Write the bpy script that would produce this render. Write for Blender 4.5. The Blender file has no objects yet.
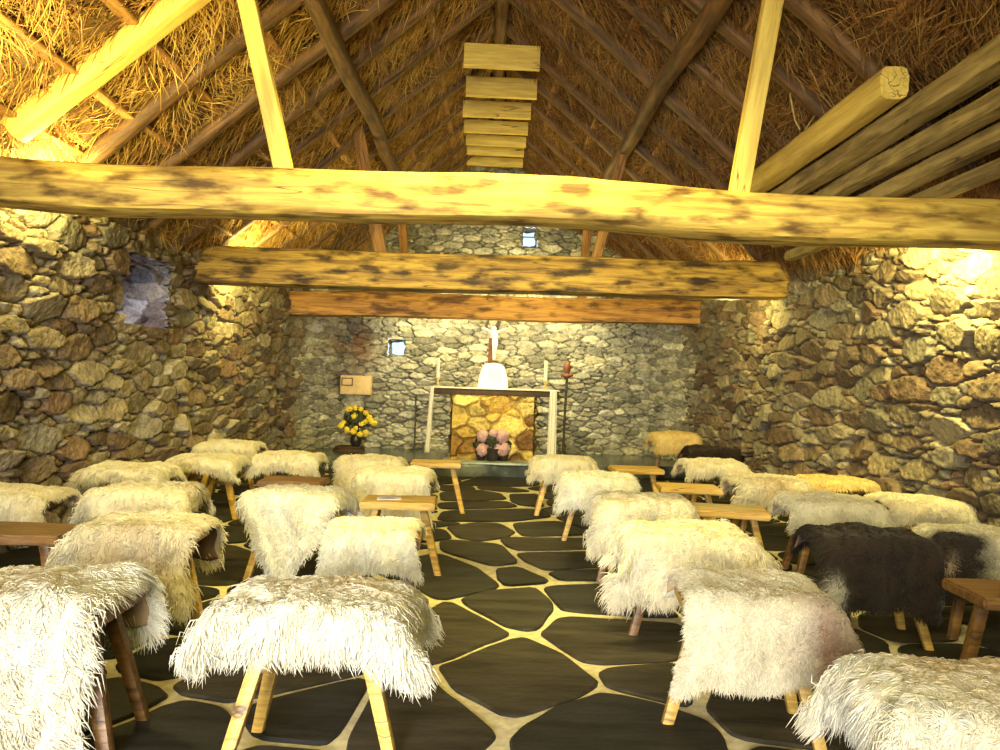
import bpy, bmesh, math, random
import numpy as np
from mathutils import Vector, Matrix

SC = bpy.context.scene
COL = SC.collection
PI = math.pi

# ------------------------------------------------------------------ camera
EYE = 1.135
FPX = 780.0
ROLL = 0.031
yaw, pitch = 10.0 / FPX, 5.0 / FPX
fwd = Vector((math.sin(yaw) * math.cos(pitch), math.cos(yaw) * math.cos(pitch), math.sin(pitch)))
r0 = fwd.cross(Vector((0, 0, 1))).normalized()
u0 = r0.cross(fwd).normalized()
right = r0 * math.cos(ROLL) + u0 * math.sin(ROLL)
up = -r0 * math.sin(ROLL) + u0 * math.cos(ROLL)
EYEP = Vector((0, 0, EYE))
cam_d = bpy.data.cameras.new('camera')
cam_d.sensor_width = 36.0
cam_d.lens = FPX / 1000.0 * 36.0
cam_d.clip_start = 0.05
cam = bpy.data.objects.new('camera', cam_d)
COL.objects.link(cam)
M = Matrix((right, up, -fwd)).transposed().to_4x4()
M.translation = EYEP
cam.matrix_world = M
SC.camera = cam


def ray(px, py):
    return right * ((px - 500) / FPX) - up * ((py - 375) / FPX) + fwd


def at_z(px, py, z=0.0):
    r = ray(px, py)
    return EYEP + r * ((z - EYE) / r.z)


def at_y(px, py, y):
    r = ray(px, py)
    return EYEP + r * (y / r.y)


# ------------------------------------------------------------------ view, world, lights
SC.view_settings.view_transform = 'Standard'
SC.view_settings.look = 'None'
SC.view_settings.exposure = 0.25
SC.view_settings.gamma = 1.0
SC.view_settings.use_curve_mapping = False
SC.cycles.use_denoising = True
SC.cycles.max_bounces = 6
SC.cycles.sample_clamp_indirect = 6.0

W = bpy.data.worlds.new('sky')
SC.world = W
W.use_nodes = True
bgn = W.node_tree.nodes['Background']
bgn.inputs[0].default_value = (0.62, 0.80, 1.0, 1)
bgn.inputs[1].default_value = 1.4

WARM = (1.0, 0.83, 0.24)
DAY = (1.0, 0.96, 0.86)


def lamp(name, kind, loc, energy, color, target=None, size=0.15, size_y=None, spot=None, blend=0.6):
    d = bpy.data.lights.new(name, kind)
    d.energy = energy
    d.color = color
    if kind == 'AREA':
        d.shape = 'RECTANGLE'
        d.size = size
        d.size_y = size_y or size
    else:
        d.shadow_soft_size = size
    if kind == 'SPOT':
        d.spot_size = math.radians(spot)
        d.spot_blend = blend
    o = bpy.data.objects.new(name, d)
    o.location = loc
    if target is not None:
        v = Vector(target) - Vector(loc)
        o.rotation_euler = v.to_track_quat('-Z', 'Y').to_euler()
    COL.objects.link(o)
    return o


# warm lamps on wall heads, behind the tie beams, and one added fill spot
lamp('lamp_left_near', 'POINT', (-2.42, 4.35, 2.14), 52, WARM, size=0.08)
lamp('fill_left_thatch', 'SPOT', (-1.9, 2.95, 1.8), 190, WARM, (-2.0, 4.05, 3.5), size=0.08, spot=84, blend=.5)  # added fill spot in mid-air, only brightens the left thatch
lamp('lamp_right_near', 'SPOT', (2.42, 4.45, 2.02), 190, WARM, (3.1, 4.9, 1.7), size=0.08, spot=150)
lamp('lamp_left_far', 'POINT', (-2.2, 7.45, 2.15), 60, WARM, size=0.08)
lamp('lamp_right_far', 'POINT', (2.25, 7.45, 1.95), 38, WARM, size=0.08)
lamp('lamp_altar', 'SPOT', (-0.75, 9.85, 2.12), 105, (1.0, 0.86, 0.42), (-0.1, 10.9, 1.5), size=0.1, spot=160)
lamp('lamp_altar_right', 'SPOT', (0.95, 9.85, 2.12), 105, (1.0, 0.86, 0.42), (0.3, 10.9, 1.5), size=0.1, spot=160)
lamp('lamp_altar_front', 'SPOT', (0.05, 8.9, 2.0), 60, WARM, (0.05, 9.7, 0.6), size=0.05, spot=50)
lamp('lamp_gable', 'POINT', (0.4, 8.6, 2.45), 36, WARM, size=0.1)
# unseen warm lamps behind the photographer and overhead, plus added seat fill spots
lamp('lamp_beam_behind', 'AREA', (0.0, -0.4, 2.45), 85, WARM, (0.0, 5.0, 1.9), size=3.0, size_y=0.3)
lamp('lamp_beam_mid', 'SPOT', (0.0, 3.3, 3.3), 640, WARM, (0.1, 5.6, 0.3), size=0.25, spot=100)
for _x in (-1.25, 1.35):
    lamp('fill_seats', 'SPOT', (_x, 1.2, 2.9), 230, (1.0, 0.86, 0.36), (_x * 1.25, 4.9, 0.0), size=0.2, spot=48, blend=.5)  # added fill, no lamp hangs here; brightens the skins
# daylight through the open door behind the photographer
dl = lamp('daylight_door', 'AREA', (-0.9, -1.95, 1.1), 88, (1.0, 0.97, 0.92), (-0.35, 3.0, 0.35), size=1.3, size_y=1.9)
dl.data.spread = math.radians(75)
# daylight in the splayed window of the left wall
lamp('daylight_window', 'AREA', (-3.46, 6.12, 1.72), 42, (0.58, 0.64, 1.0), (-2.9, 6.62, 1.7), size=0.3, size_y=0.45)

# ------------------------------------------------------------------ noise


def _hash(ix, iy, iz, seed):
    h = (ix.astype(np.int64) * 374761393 + iy.astype(np.int64) * 668265263 + iz.astype(np.int64) * 2147483647 + seed * 1274126177) & 0xFFFFFFFF
    h = ((h ^ (h >> 13)) * 1274126177) & 0xFFFFFFFF
    h = ((h ^ (h >> 16)) * 2246822519) & 0xFFFFFFFF
    h = h ^ (h >> 15)
    return (h & 0xFFFFFF).astype(np.float64) / 0xFFFFFF * 2 - 1


def vnoise(x, y, z, seed=0):
    x, y, z = np.broadcast_arrays(np.asarray(x, float), np.asarray(y, float), np.asarray(z, float))
    ix, iy, iz = np.floor(x), np.floor(y), np.floor(z)
    fx, fy, fz = x - ix, y - iy, z - iz
    fx, fy, fz = [f * f * (3 - 2 * f) for f in (fx, fy, fz)]
    ix, iy, iz = ix.astype(np.int64), iy.astype(np.int64), iz.astype(np.int64)
    out = 0
    for dx in (0, 1):
        wx = fx if dx else 1 - fx
        for dy in (0, 1):
            wy = fy if dy else 1 - fy
            for dz in (0, 1):
                wz = fz if dz else 1 - fz
                out = out + wx * wy * wz * _hash(ix + dx, iy + dy, iz + dz, seed)
    return out


def fbm(x, y, z, seed=0, oct=3):
    out, a, s = 0, 1.0, 1.0
    for k in range(oct):
        out = out + a * vnoise(x * s, y * s, z * s, seed + k * 17)
        a *= 0.5
        s *= 2.03
    return out


# ------------------------------------------------------------------ mesh helpers
def link(name, me, parent=None):
    o = bpy.data.objects.new(name, me)
    COL.objects.link(o)
    if parent is not None:
        o.parent = parent
    return o


def npmesh(name, verts, faces, mats, colors=None, smooth=True, midx=None):
    """verts (N,3) array; faces: list of arrays, each (K,n)"""
    me = bpy.data.meshes.new(name)
    verts = np.asarray(verts, np.float32)
    if isinstance(faces, np.ndarray):
        faces = [faces]
    faces = [np.asarray(f, np.int32) for f in faces if len(f)]
    loops = np.concatenate([f.ravel() for f in faces])
    sizes = np.concatenate([np.full(len(f), f.shape[1], np.int32) for f in faces])
    starts = np.concatenate([[0], np.cumsum(sizes)[:-1]]).astype(np.int32)
    me.vertices.add(len(verts))
    me.vertices.foreach_set('co', verts.ravel())
    me.loops.add(len(loops))
    me.loops.foreach_set('vertex_index', loops)
    me.polygons.add(len(sizes))
    me.polygons.foreach_set('loop_start', starts)
    if midx is not None:
        me.polygons.foreach_set('material_index', np.asarray(midx, np.int32))
    me.polygons.foreach_set('use_smooth', np.full(len(sizes), smooth))
    for m in (mats if isinstance(mats, (list, tuple)) else [mats]):
        me.materials.append(m)
    me.update(calc_edges=True)
    if colors is not None:
        ca = me.color_attributes.new('Tint', 'FLOAT_COLOR', 'POINT')
        c = np.ones((len(verts), 4), np.float32)
        c[:, :3] = colors
        ca.data.foreach_set('color', c.ravel())
    me.validate()
    return me


class MB:
    """collects pieces into one mesh"""

    def __init__(s):
        s.v = []
        s.f = []

    def add(s, vs, fs):
        n = len(s.v)
        s.v += [tuple(p) for p in vs]
        s.f += [tuple(i + n for i in f) for f in fs]
        return s

    def bm(s, b):
        b.verts.index_update()
        s.add([v.co for v in b.verts], [[v.index for v in f.verts] for f in b.faces])
        b.free()
        return s

    def box(s, lo, hi, bevel=0.0, seg=2, mat=None):
        b = bmesh.new()
        bmesh.ops.create_cube(b, size=1)
        for v in b.verts:
            v.co = Vector([lo[i] + (v.co[i] + .5) * (hi[i] - lo[i]) for i in range(3)])
        if bevel:
            bmesh.ops.bevel(b, geom=b.edges[:], offset=bevel, segments=seg, affect='EDGES', profile=.6)
        if mat is not None:
            b.transform(mat)
        return s.bm(b)

    def tube(s, pts, rad, n=10, cap=True, square=0.0, horizontal=False):
        pts = [Vector(p) for p in pts]
        rad = rad if isinstance(rad, (list, tuple)) else [rad] * len(pts)
        vs, fs = [], []
        ref = None
        for i, p in enumerate(pts):
            t = (pts[min(i + 1, len(pts) - 1)] - pts[max(i - 1, 0)]).normalized()
            if horizontal:
                a, b_ = Vector((1, 0, 0)), Vector((0, 1, 0))
            else:
                if ref is None:
                    ref = Vector((0, 0, 1)) if abs(t.z) < .9 else Vector((1, 0, 0))
                a = (ref - t * ref.dot(t)).normalized()
                ref = a
                b_ = t.cross(a)
            for k in range(n):
                an = 2 * PI * (k + .5) / n
                c, si = math.cos(an), math.sin(an)
                if square:
                    m = (abs(c) ** square + abs(si) ** square) ** (-1 / square)
                    c, si = c * m, si * m
                vs.append(p + a * (c * rad[i]) + b_ * (si * rad[i]))
        for i in range(len(pts) - 1):
            for k in range(n):
                k2 = (k + 1) % n
                fs.append((i * n + k, i * n + k2, (i + 1) * n + k2, (i + 1) * n + k))
        if cap:
            fs.append(tuple(range(n - 1, -1, -1)))
            fs.append(tuple((len(pts) - 1) * n + k for k in range(n)))
        return s.add(vs, fs)

    def lathe(s, prof, loc=(0, 0, 0), n=24, sx=1.0, sy=1.0, power=2.0):
        vs, fs = [], []
        L = Vector(loc)
        for r, z in prof:
            for k in range(n):
                an = 2 * PI * k / n
                c, si = math.cos(an), math.sin(an)
                m = (abs(c) ** power + abs(si) ** power) ** (-1 / power)
                vs.append(L + Vector((r * c * m * sx, r * si * m * sy, z)))
        for i in range(len(prof) - 1):
            for k in range(n):
                k2 = (k + 1) % n
                fs.append((i * n + k, i * n + k2, (i + 1) * n + k2, (i + 1) * n + k))
        fs.append(tuple(range(n - 1, -1, -1)))
        fs.append(tuple((len(prof) - 1) * n + k for k in range(n)))
        return s.add(vs, fs)

    def blob(s, loc, r, seed=0, amp=.2, freq=2.5, sub=2, squash=(1, 1, 1)):
        b = bmesh.new()
        bmesh.ops.create_icosphere(b, subdivisions=sub, radius=1)
        co = np.array([v.co[:] for v in b.verts])
        d = 1 + amp * fbm(co[:, 0] * freq, co[:, 1] * freq, co[:, 2] * freq, seed, 2)
        for v, k in zip(b.verts, d):
            v.co = Vector(loc) + Vector([v.co[i] * k * r * squash[i] for i in range(3)])
        return s.bm(b)

    def build(s, name, mat, parent=None, smooth=True):
        me = bpy.data.meshes.new(name)
        me.from_pydata(s.v, [], s.f)
        me.materials.append(mat)
        me.polygons.foreach_set('use_smooth', [smooth] * len(me.polygons))
        if smooth:
            try:
                me.set_sharp_from_angle(angle=math.radians(40))
            except Exception:
                pass
        me.update()
        return link(name, me, parent)


def tag(o, label, cat, group=None):
    o['label'] = label
    o['category'] = cat
    if group:
        o['group'] = group
    return o


def struct(o, label=None, cat=None):
    o['kind'] = 'structure'
    if label:
        o['label'] = label
        o['category'] = cat
    return o


def empty(name, loc, rz=0.0):
    o = bpy.data.objects.new(name, None)
    o.empty_display_size = .1
    COL.objects.link(o)
    o.location = loc
    o.rotation_euler = (0, 0, rz)
    return o


# ------------------------------------------------------------------ materials
def newmat(name):
    m = bpy.data.materials.new(name)
    m.use_nodes = True
    nt = m.node_tree
    b = nt.nodes['Principled BSDF']
    return m, nt, b


def N(nt, t, **kw):
    n = nt.nodes.new(t)
    for k, v in kw.items():
        setattr(n, k, v)
    return n


def ramp(nt, stops):
    r = N(nt, 'ShaderNodeValToRGB')
    el = r.color_ramp.elements
    while len(el) < len(stops):
        el.new(.5)
    for e, (p, c) in zip(el, stops):
        e.position = p
        e.color = (*c, 1)
    return r


def flat(name, c, rough=.7, **kw):
    """plain tone with a light procedural mottling"""
    m, nt, b = newmat(name)
    tc = N(nt, 'ShaderNodeTexCoord')
    no = N(nt, 'ShaderNodeTexNoise')
    no.inputs['Scale'].default_value = kw.get('scale', 25)
    no.inputs['Detail'].default_value = 4
    nt.links.new(tc.outputs['Object'], no.inputs['Vector'])
    k = kw.get('var', .25)
    r = ramp(nt, [(.3, tuple(x * (1 - k) for x in c)), (.7, tuple(min(1, x * (1 + k)) for x in c))])
    nt.links.new(no.outputs['Fac'], r.inputs['Fac'])
    nt.links.new(r.outputs['Color'], b.inputs['Base Color'])
    b.inputs['Roughness'].default_value = rough
    if 'bump' in kw:
        bu = N(nt, 'ShaderNodeBump')
        bu.inputs['Strength'].default_value = kw['bump']
        bu.inputs['Distance'].default_value = .01
        nt.links.new(no.outputs['Fac'], bu.inputs['Height'])
        nt.links.new(bu.outputs['Normal'], b.inputs['Normal'])
    return m


def tinted(name, rough=.85, scale=30, var=(.7, 1.25), bump=.4, bscale=60, bdist=.01, sheen=0):
    """per-piece colour from the mesh's Tint attribute, mottled by noise"""
    m, nt, b = newmat(name)
    at = N(nt, 'ShaderNodeVertexColor', layer_name='Tint')
    tc = N(nt, 'ShaderNodeTexCoord')
    no = N(nt, 'ShaderNodeTexNoise')
    no.inputs['Scale'].default_value = scale
    no.inputs['Detail'].default_value = 5
    no.inputs['Roughness'].default_value = .65
    nt.links.new(tc.outputs['Object'], no.inputs['Vector'])
    r = ramp(nt, [(.3, (var[0],) * 3), (.7, (var[1],) * 3)])
    nt.links.new(no.outputs['Fac'], r.inputs['Fac'])
    mx = N(nt, 'ShaderNodeMix', data_type='RGBA', blend_type='MULTIPLY')
    mx.inputs[0].default_value = 1
    nt.links.new(at.outputs['Color'], mx.inputs[6])
    nt.links.new(r.outputs['Color'], mx.inputs[7])
    nt.links.new(mx.outputs[2], b.inputs['Base Color'])
    b.inputs['Roughness'].default_value = rough
    if sheen:
        b.inputs['Sheen Weight'].default_value = sheen
    if bump:
        n2 = N(nt, 'ShaderNodeTexNoise')
        n2.inputs['Scale'].default_value = bscale
        n2.inputs['Detail'].default_value = 5
        nt.links.new(tc.outputs['Object'], n2.inputs['Vector'])
        bu = N(nt, 'ShaderNodeBump')
        bu.inputs['Strength'].default_value = bump
        bu.inputs['Distance'].default_value = bdist
        nt.links.new(n2.outputs['Fac'], bu.inputs['Height'])
        nt.links.new(bu.outputs['Normal'], b.inputs['Normal'])
    return m


def wood(name, dark, light, crack=(.06, .035, .02), sc=3.0, rough=.65, knots=.35):
    """grain along local X"""
    m, nt, b = newmat(name)
    tc = N(nt, 'ShaderNodeTexCoord')
    oi = N(nt, 'ShaderNodeObjectInfo')
    ad = N(nt, 'ShaderNodeVectorMath', operation='ADD')
    ml = N(nt, 'ShaderNodeVectorMath', operation='SCALE')
    nt.links.new(oi.outputs['Random'], ml.inputs[0])
    ml.inputs['Scale'].default_value = 37.0
    nt.links.new(tc.outputs['Object'], ad.inputs[0])
    nt.links.new(ml.outputs[0], ad.inputs[1])
    mp = N(nt, 'ShaderNodeMapping')
    mp.inputs['Scale'].default_value = (sc * .5, sc * 6, sc * 6)
    nt.links.new(ad.outputs[0], mp.inputs['Vector'])
    n1 = N(nt, 'ShaderNodeTexNoise')
    n1.inputs['Scale'].default_value = 1.6
    n1.inputs['Detail'].default_value = 6
    n1.inputs['Roughness'].default_value = .6
    n1.inputs['Distortion'].default_value = .6
    nt.links.new(mp.outputs[0], n1.inputs['Vector'])
    r1 = ramp(nt, [(.34, dark), (.60, light)])
    nt.links.new(n1.outputs['Fac'], r1.inputs['Fac'])
    # broad weathered patches
    mp2 = N(nt, 'ShaderNodeMapping')
    mp2.inputs['Scale'].default_value = (2.6, 9, 9)
    nt.links.new(ad.outputs[0], mp2.inputs['Vector'])
    n2 = N(nt, 'ShaderNodeTexNoise')
    n2.inputs['Scale'].default_value = 1.5
    n2.inputs['Detail'].default_value = 5
    nt.links.new(mp2.outputs[0], n2.inputs['Vector'])
    r2 = ramp(nt, [(.36, tuple(x * .45 for x in dark)), (.52, (1, 1, 1))])
    nt.links.new(n2.outputs['Fac'], r2.inputs['Fac'])
    mx = N(nt, 'ShaderNodeMix', data_type='RGBA', blend_type='MULTIPLY')
    mx.inputs[0].default_value = knots
    nt.links.new(r1.outputs['Color'], mx.inputs[6])
    nt.links.new(r2.outputs['Color'], mx.inputs[7])
    # long drying cracks
    mp3 = N(nt, 'ShaderNodeMapping')
    mp3.inputs['Scale'].default_value = (.9, 14, 14)
    nt.links.new(ad.outputs[0], mp3.inputs['Vector'])
    n3 = N(nt, 'ShaderNodeTexNoise')
    n3.inputs['Scale'].default_value = 1.0
    n3.inputs['Detail'].default_value = 2
    nt.links.new(mp3.outputs[0], n3.inputs['Vector'])
    r3 = ramp(nt, [(.485, (0, 0, 0)), (.5, (1, 1, 1)), (.515, (0, 0, 0))])
    nt.links.new(n3.outputs['Fac'], r3.inputs['Fac'])
    n4 = N(nt, 'ShaderNodeTexNoise')
    n4.inputs['Scale'].default_value = 2.2
    nt.links.new(ad.outputs[0], n4.inputs['Vector'])
    r4 = ramp(nt, [(.52, (0, 0, 0)), (.6, (1, 1, 1))])
    nt.links.new(n4.outputs['Fac'], r4.inputs['Fac'])
    mu = N(nt, 'ShaderNodeMath', operation='MULTIPLY')
    nt.links.new(r3.outputs['Color'], mu.inputs[0])
    nt.links.new(r4.outputs['Color'], mu.inputs[1])
    mx2 = N(nt, 'ShaderNodeMix', data_type='RGBA')
    nt.links.new(mu.outputs[0], mx2.inputs[0])
    nt.links.new(mx.outputs[2], mx2.inputs[6])
    mx2.inputs[7].default_value = (*crack, 1)
    nt.links.new(mx2.outputs[2], b.inputs['Base Color'])
    b.inputs['Roughness'].default_value = rough
    bu = N(nt, 'ShaderNodeBump')
    bu.inputs['Strength'].default_value = .35
    bu.inputs['Distance'].default_value = .01
    nt.links.new(n1.outputs['Fac'], bu.inputs['Height'])
    nt.links.new(bu.outputs['Normal'], b.inputs['Normal'])
    return m


MAT = {}
MAT['stone'] = tinted('stone', .9, 22, (.55, 1.4), .8, 38, .025)
MAT['slate'] = tinted('slate', .55, 7, (.3, 2.4), .25, 40, .006)
_nt = MAT['slate'].node_tree
_nt.nodes['Principled BSDF'].inputs['Specular IOR Level'].default_value = .15
_n = [n for n in _nt.nodes if n.type == 'TEX_NOISE' and n.inputs['Scale'].default_value == 7][0]
_mp = _nt.nodes.new('ShaderNodeMapping')
_mp.inputs['Scale'].default_value = (.35, 1.6, 1)
_mp.inputs['Rotation'].default_value = (0, 0, .25)
_nt.links.new(_n.inputs['Vector'].links[0].from_socket, _mp.inputs['Vector'])
_nt.links.new(_mp.outputs[0], _n.inputs['Vector'])
MAT['wool'] = tinted('wool', .95, 14, (.9, 1.06), 0, sheen=.1)
_nt = MAT['wool'].node_tree
_tr = _nt.nodes.new('ShaderNodeBsdfTranslucent')
_ms = _nt.nodes.new('ShaderNodeMixShader')
_ms.inputs[0].default_value = .42
_pb = _nt.nodes['Principled BSDF']
_nt.links.new(_pb.inputs['Base Color'].links[0].from_socket, _tr.inputs['Color'])
_nt.links.new(_pb.outputs[0], _ms.inputs[1])
_nt.links.new(_tr.outputs[0], _ms.inputs[2])
_nt.links.new(_ms.outputs[0], _nt.nodes['Material Output'].inputs['Surface'])
MAT['hide'] = flat('hide', (.30, .21, .11), .8, scale=9, bump=.3)
MAT['hide_dark'] = flat('hide_dark', (.12, .07, .05), .8, scale=9, bump=.3)
MAT['straw'] = tinted('straw', .8, 4, (.75, 1.2), 0)
MAT['thatch'] = flat('thatch', (.13, .075, .025), .95, scale=14, var=.5, bump=1.0)
MAT['beam'] = wood('beam_wood', (.32, .18, .035), (.70, .50, .10), sc=2.6, knots=.9)
MAT['beam_old'] = wood('beam_old', (.17, .085, .02), (.58, .37, .065), sc=2.6, knots=.95)
MAT['beam_orange'] = wood('beam_orange', (.24, .10, .025), (.56, .29, .06), sc=2.6, knots=.8)
MAT['pale'] = wood('pale_wood', (.62, .43, .10), (.84, .64, .16), sc=3, knots=.15)
MAT['rafter'] = wood('rafter_wood', (.06, .03, .012), (.20, .10, .035), sc=3, knots=.5)
MAT['batten'] = wood('batten_wood', (.16, .07, .02), (.42, .21, .055), sc=4, knots=.4)
MAT['grey_pole'] = wood('grey_pole_wood', (.20, .14, .055), (.48, .37, .15), sc=3, knots=.4)
MAT['stool'] = wood('stool_wood', (.36, .20, .04), (.64, .42, .09), sc=5, rough=.45, knots=.25)
MAT['stool_dark'] = wood('stool_wood_dark', (.10, .045, .015), (.22, .115, .036), sc=5, rough=.45, knots=.3)
MAT['mortar'] = flat('mortar', (.56, .50, .31), .85, scale=30, var=.22, bump=.4)
MAT['linen'] = flat('linen', (.86, .83, .74), .9, scale=60, var=.04)
MAT['white'] = flat('white_cloth', (.9, .9, .86), .8, scale=40, var=.03)
MAT['wax'] = flat('wax', (.9, .85, .7), .4, scale=40, var=.03)
MAT['iron'] = flat('dark_iron', (.03, .025, .022), .5, scale=40)
MAT['brass'] = flat('brass', (.55, .40, .14), .4, scale=40)
MAT['redwood'] = flat('red_brown_wood', (.13, .04, .018), .6, scale=20)
MAT['branch'] = flat('dark_branch', (.05, .045, .03), .7, scale=20)
MAT['ivory'] = flat('ivory_figure', (.85, .82, .74), .5, scale=30, var=.04)
MAT['pinewood'] = flat('light_pine', (.85, .62, .26), .5, scale=12, var=.1)
MAT['foliage'] = flat('dark_foliage', (.035, .045, .018), .7, scale=30, var=.5)
MAT['yellow'] = flat('yellow_petals', (.85, .62, .05), .7, scale=50)
MAT['pink'] = flat('pink_petals', (.50, .30, .33), .8, scale=60, var=.2)
MAT['pot'] = flat('dark_pot', (.025, .02, .02), .35, scale=20)
MAT['stump'] = flat('dark_stump', (.07, .04, .025), .8, scale=15, bump=.5)
MAT['paper'] = flat('paper', (.62, .64, .86), .6, scale=30, var=.05)
MAT['print'] = flat('blue_print', (.22, .24, .50), .6, scale=60, var=.3)
MAT['frame'] = flat('blue_frame', (.06, .10, .28), .5, scale=20)
MAT['boulder'] = flat('pale_boulder', (.62, .56, .40), .9, scale=10, bump=.6)
g, nt, b = newmat('window_glass')
b.inputs['Roughness'].default_value = .02
b.inputs['Transmission Weight'].default_value = 1.0
b.inputs['IOR'].default_value = 1.05
b.inputs['Base Color'].default_value = (.92, .97, 1, 1)
MAT['glass'] = g

# ------------------------------------------------------------------ stonework
RNG = np.random.default_rng(7)


def stone_seeds(s0, s1, z0, z1, rng, rmin, rmax, aniso):
    """dart throwing, large stones first; returns (n,3): s, z, r in z units"""
    cell = {}
    cs = rmax * 2
    out = []
    area = (s1 - s0) / aniso * (z1 - z0)
    for frac, k in ((1.0, 5), (.72, 14), (.5, 40), (.34, 110)):
        r_ = rmin + (rmax - rmin) * frac if frac > .34 else rmin
        for _ in range(int(area * k / (rmax * rmax) * .06)):
            r = r_ * rng.uniform(.85, 1.15)
            p = (rng.uniform(s0, s1) / aniso, rng.uniform(z0, z1))
            ci, cj = int(p[0] // cs), int(p[1] // cs)
            ok = True
            for i in (-1, 0, 1):
                for j in (-1, 0, 1):
                    for q in cell.get((ci + i, cj + j), ()):
                        if (p[0] - q[0]) ** 2 + (p[1] - q[1]) ** 2 < ((r + q[2]) * .92) ** 2:
                            ok = False
                            break
                    if not ok:
                        break
                if not ok:
                    break
            if ok:
                cell.setdefault((ci, cj), []).append((p[0], p[1], r))
                out.append((p[0], p[1], r))
    return np.array(out)


PALETTE = np.array([(.36, .29, .19), (.29, .22, .14), (.44, .37, .25), (.24, .17, .11), (.32, .23, .14), (.40, .32, .20), (.33, .29, .22), (.25, .16, .10), (.50, .43, .30)]) * .62
PALETTE_GREY = np.array([(.34, .32, .24), (.26, .25, .19), (.42, .40, .31), (.21, .20, .15), (.36, .33, .23), (.46, .43, .31)])
PALETTE_YELLOW = np.array([(.62, .44, .12), (.52, .34, .08), (.70, .53, .18), (.20, .10, .03), (.58, .44, .14), (.30, .16, .04)])


def stone_field(S, Z, seed, rmin, rmax, aniso, depth, palette, gap=.018):
    rng = np.random.default_rng(seed)
    seeds = stone_seeds(S.min() - .3, S.max() + .3, Z.min() - .2, Z.max() + .2, rng, rmin, rmax, aniso)
    n = len(seeds)
    px, pz = S / aniso, Z.copy()
    wob = .35 * rmin
    px = px + wob * fbm(S * 9, Z * 9, 3.1, seed, 2)
    pz = pz + wob * fbm(S * 9, Z * 9, 9.7, seed + 5, 2)
    idx = np.zeros(len(px), int)
    f1 = np.zeros(len(px))
    f2 = np.zeros(len(px))
    order = np.argsort(px, kind='stable')
    sx = np.argsort(seeds[:, 0])
    seeds = seeds[sx]
    reach = rmax * 3.2
    for a in range(0, len(px), 3000):
        q = order[a:a + 3000]
        lo = np.searchsorted(seeds[:, 0], px[q].min() - reach)
        hi = np.searchsorted(seeds[:, 0], px[q].max() + reach)
        sd = seeds[lo:hi]
        d = np.sqrt((px[q][:, None] - sd[None, :, 0]) ** 2 + (pz[q][:, None] - sd[None, :, 1]) ** 2) - sd[None, :, 2]
        pt = np.argpartition(d, 1, axis=1)[:, :2]
        dd = np.take_along_axis(d, pt, 1)
        sw = dd[:, 0] > dd[:, 1]
        i1 = np.where(sw, pt[:, 1], pt[:, 0])
        idx[q] = i1 + lo
        f1[q] = dd.min(1)
        f2[q] = dd.max(1)
    off = rng.uniform(-.5, .5, n)
    tx, tz = rng.normal(0, .22, n), rng.normal(0, .25, n)
    t = np.clip((f2 - f1) / gap, 0, 1)
    prof = 1 - (1 - t) ** 2.2
    sd = seeds[idx]
    lx, lz = (px - sd[:, 0]) * aniso, pz - sd[:, 1]
    h = depth * prof * (1 + .45 * off[idx]) + prof * (tx[idx] * lx * .55 + tz[idx] * lz)
    h = h + .010 * fbm(S * 14, Z * 14, 1.3, seed + 9, 3) * prof + .006 * vnoise(S * 45, Z * 45, .5, seed + 3)
    col = palette[rng.integers(0, len(palette), n)] * rng.uniform(.75, 1.25, (n, 1))
    c = col[idx] * (1 + .18 * fbm(S * 8, Z * 8, 5, seed + 2, 3))[:, None]
    return h, np.clip(c, .01, .95)


def path_eval(path, s):
    P = np.array(path, float)
    seg = np.sqrt(((P[1:] - P[:-1]) ** 2).sum(1))
    cum = np.concatenate([[0], np.cumsum(seg)])
    x, y = np.interp(s, cum, P[:, 0]), np.interp(s, cum, P[:, 1])
    e = .06
    dx = np.interp(s + e, cum, P[:, 0]) - np.interp(s - e, cum, P[:, 0])
    dy = np.interp(s + e, cum, P[:, 1]) - np.interp(s - e, cum, P[:, 1])
    L = np.hypot(dx, dy) + 1e-9
    return x, y, dx / L, dy / L, cum[-1]


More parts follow.
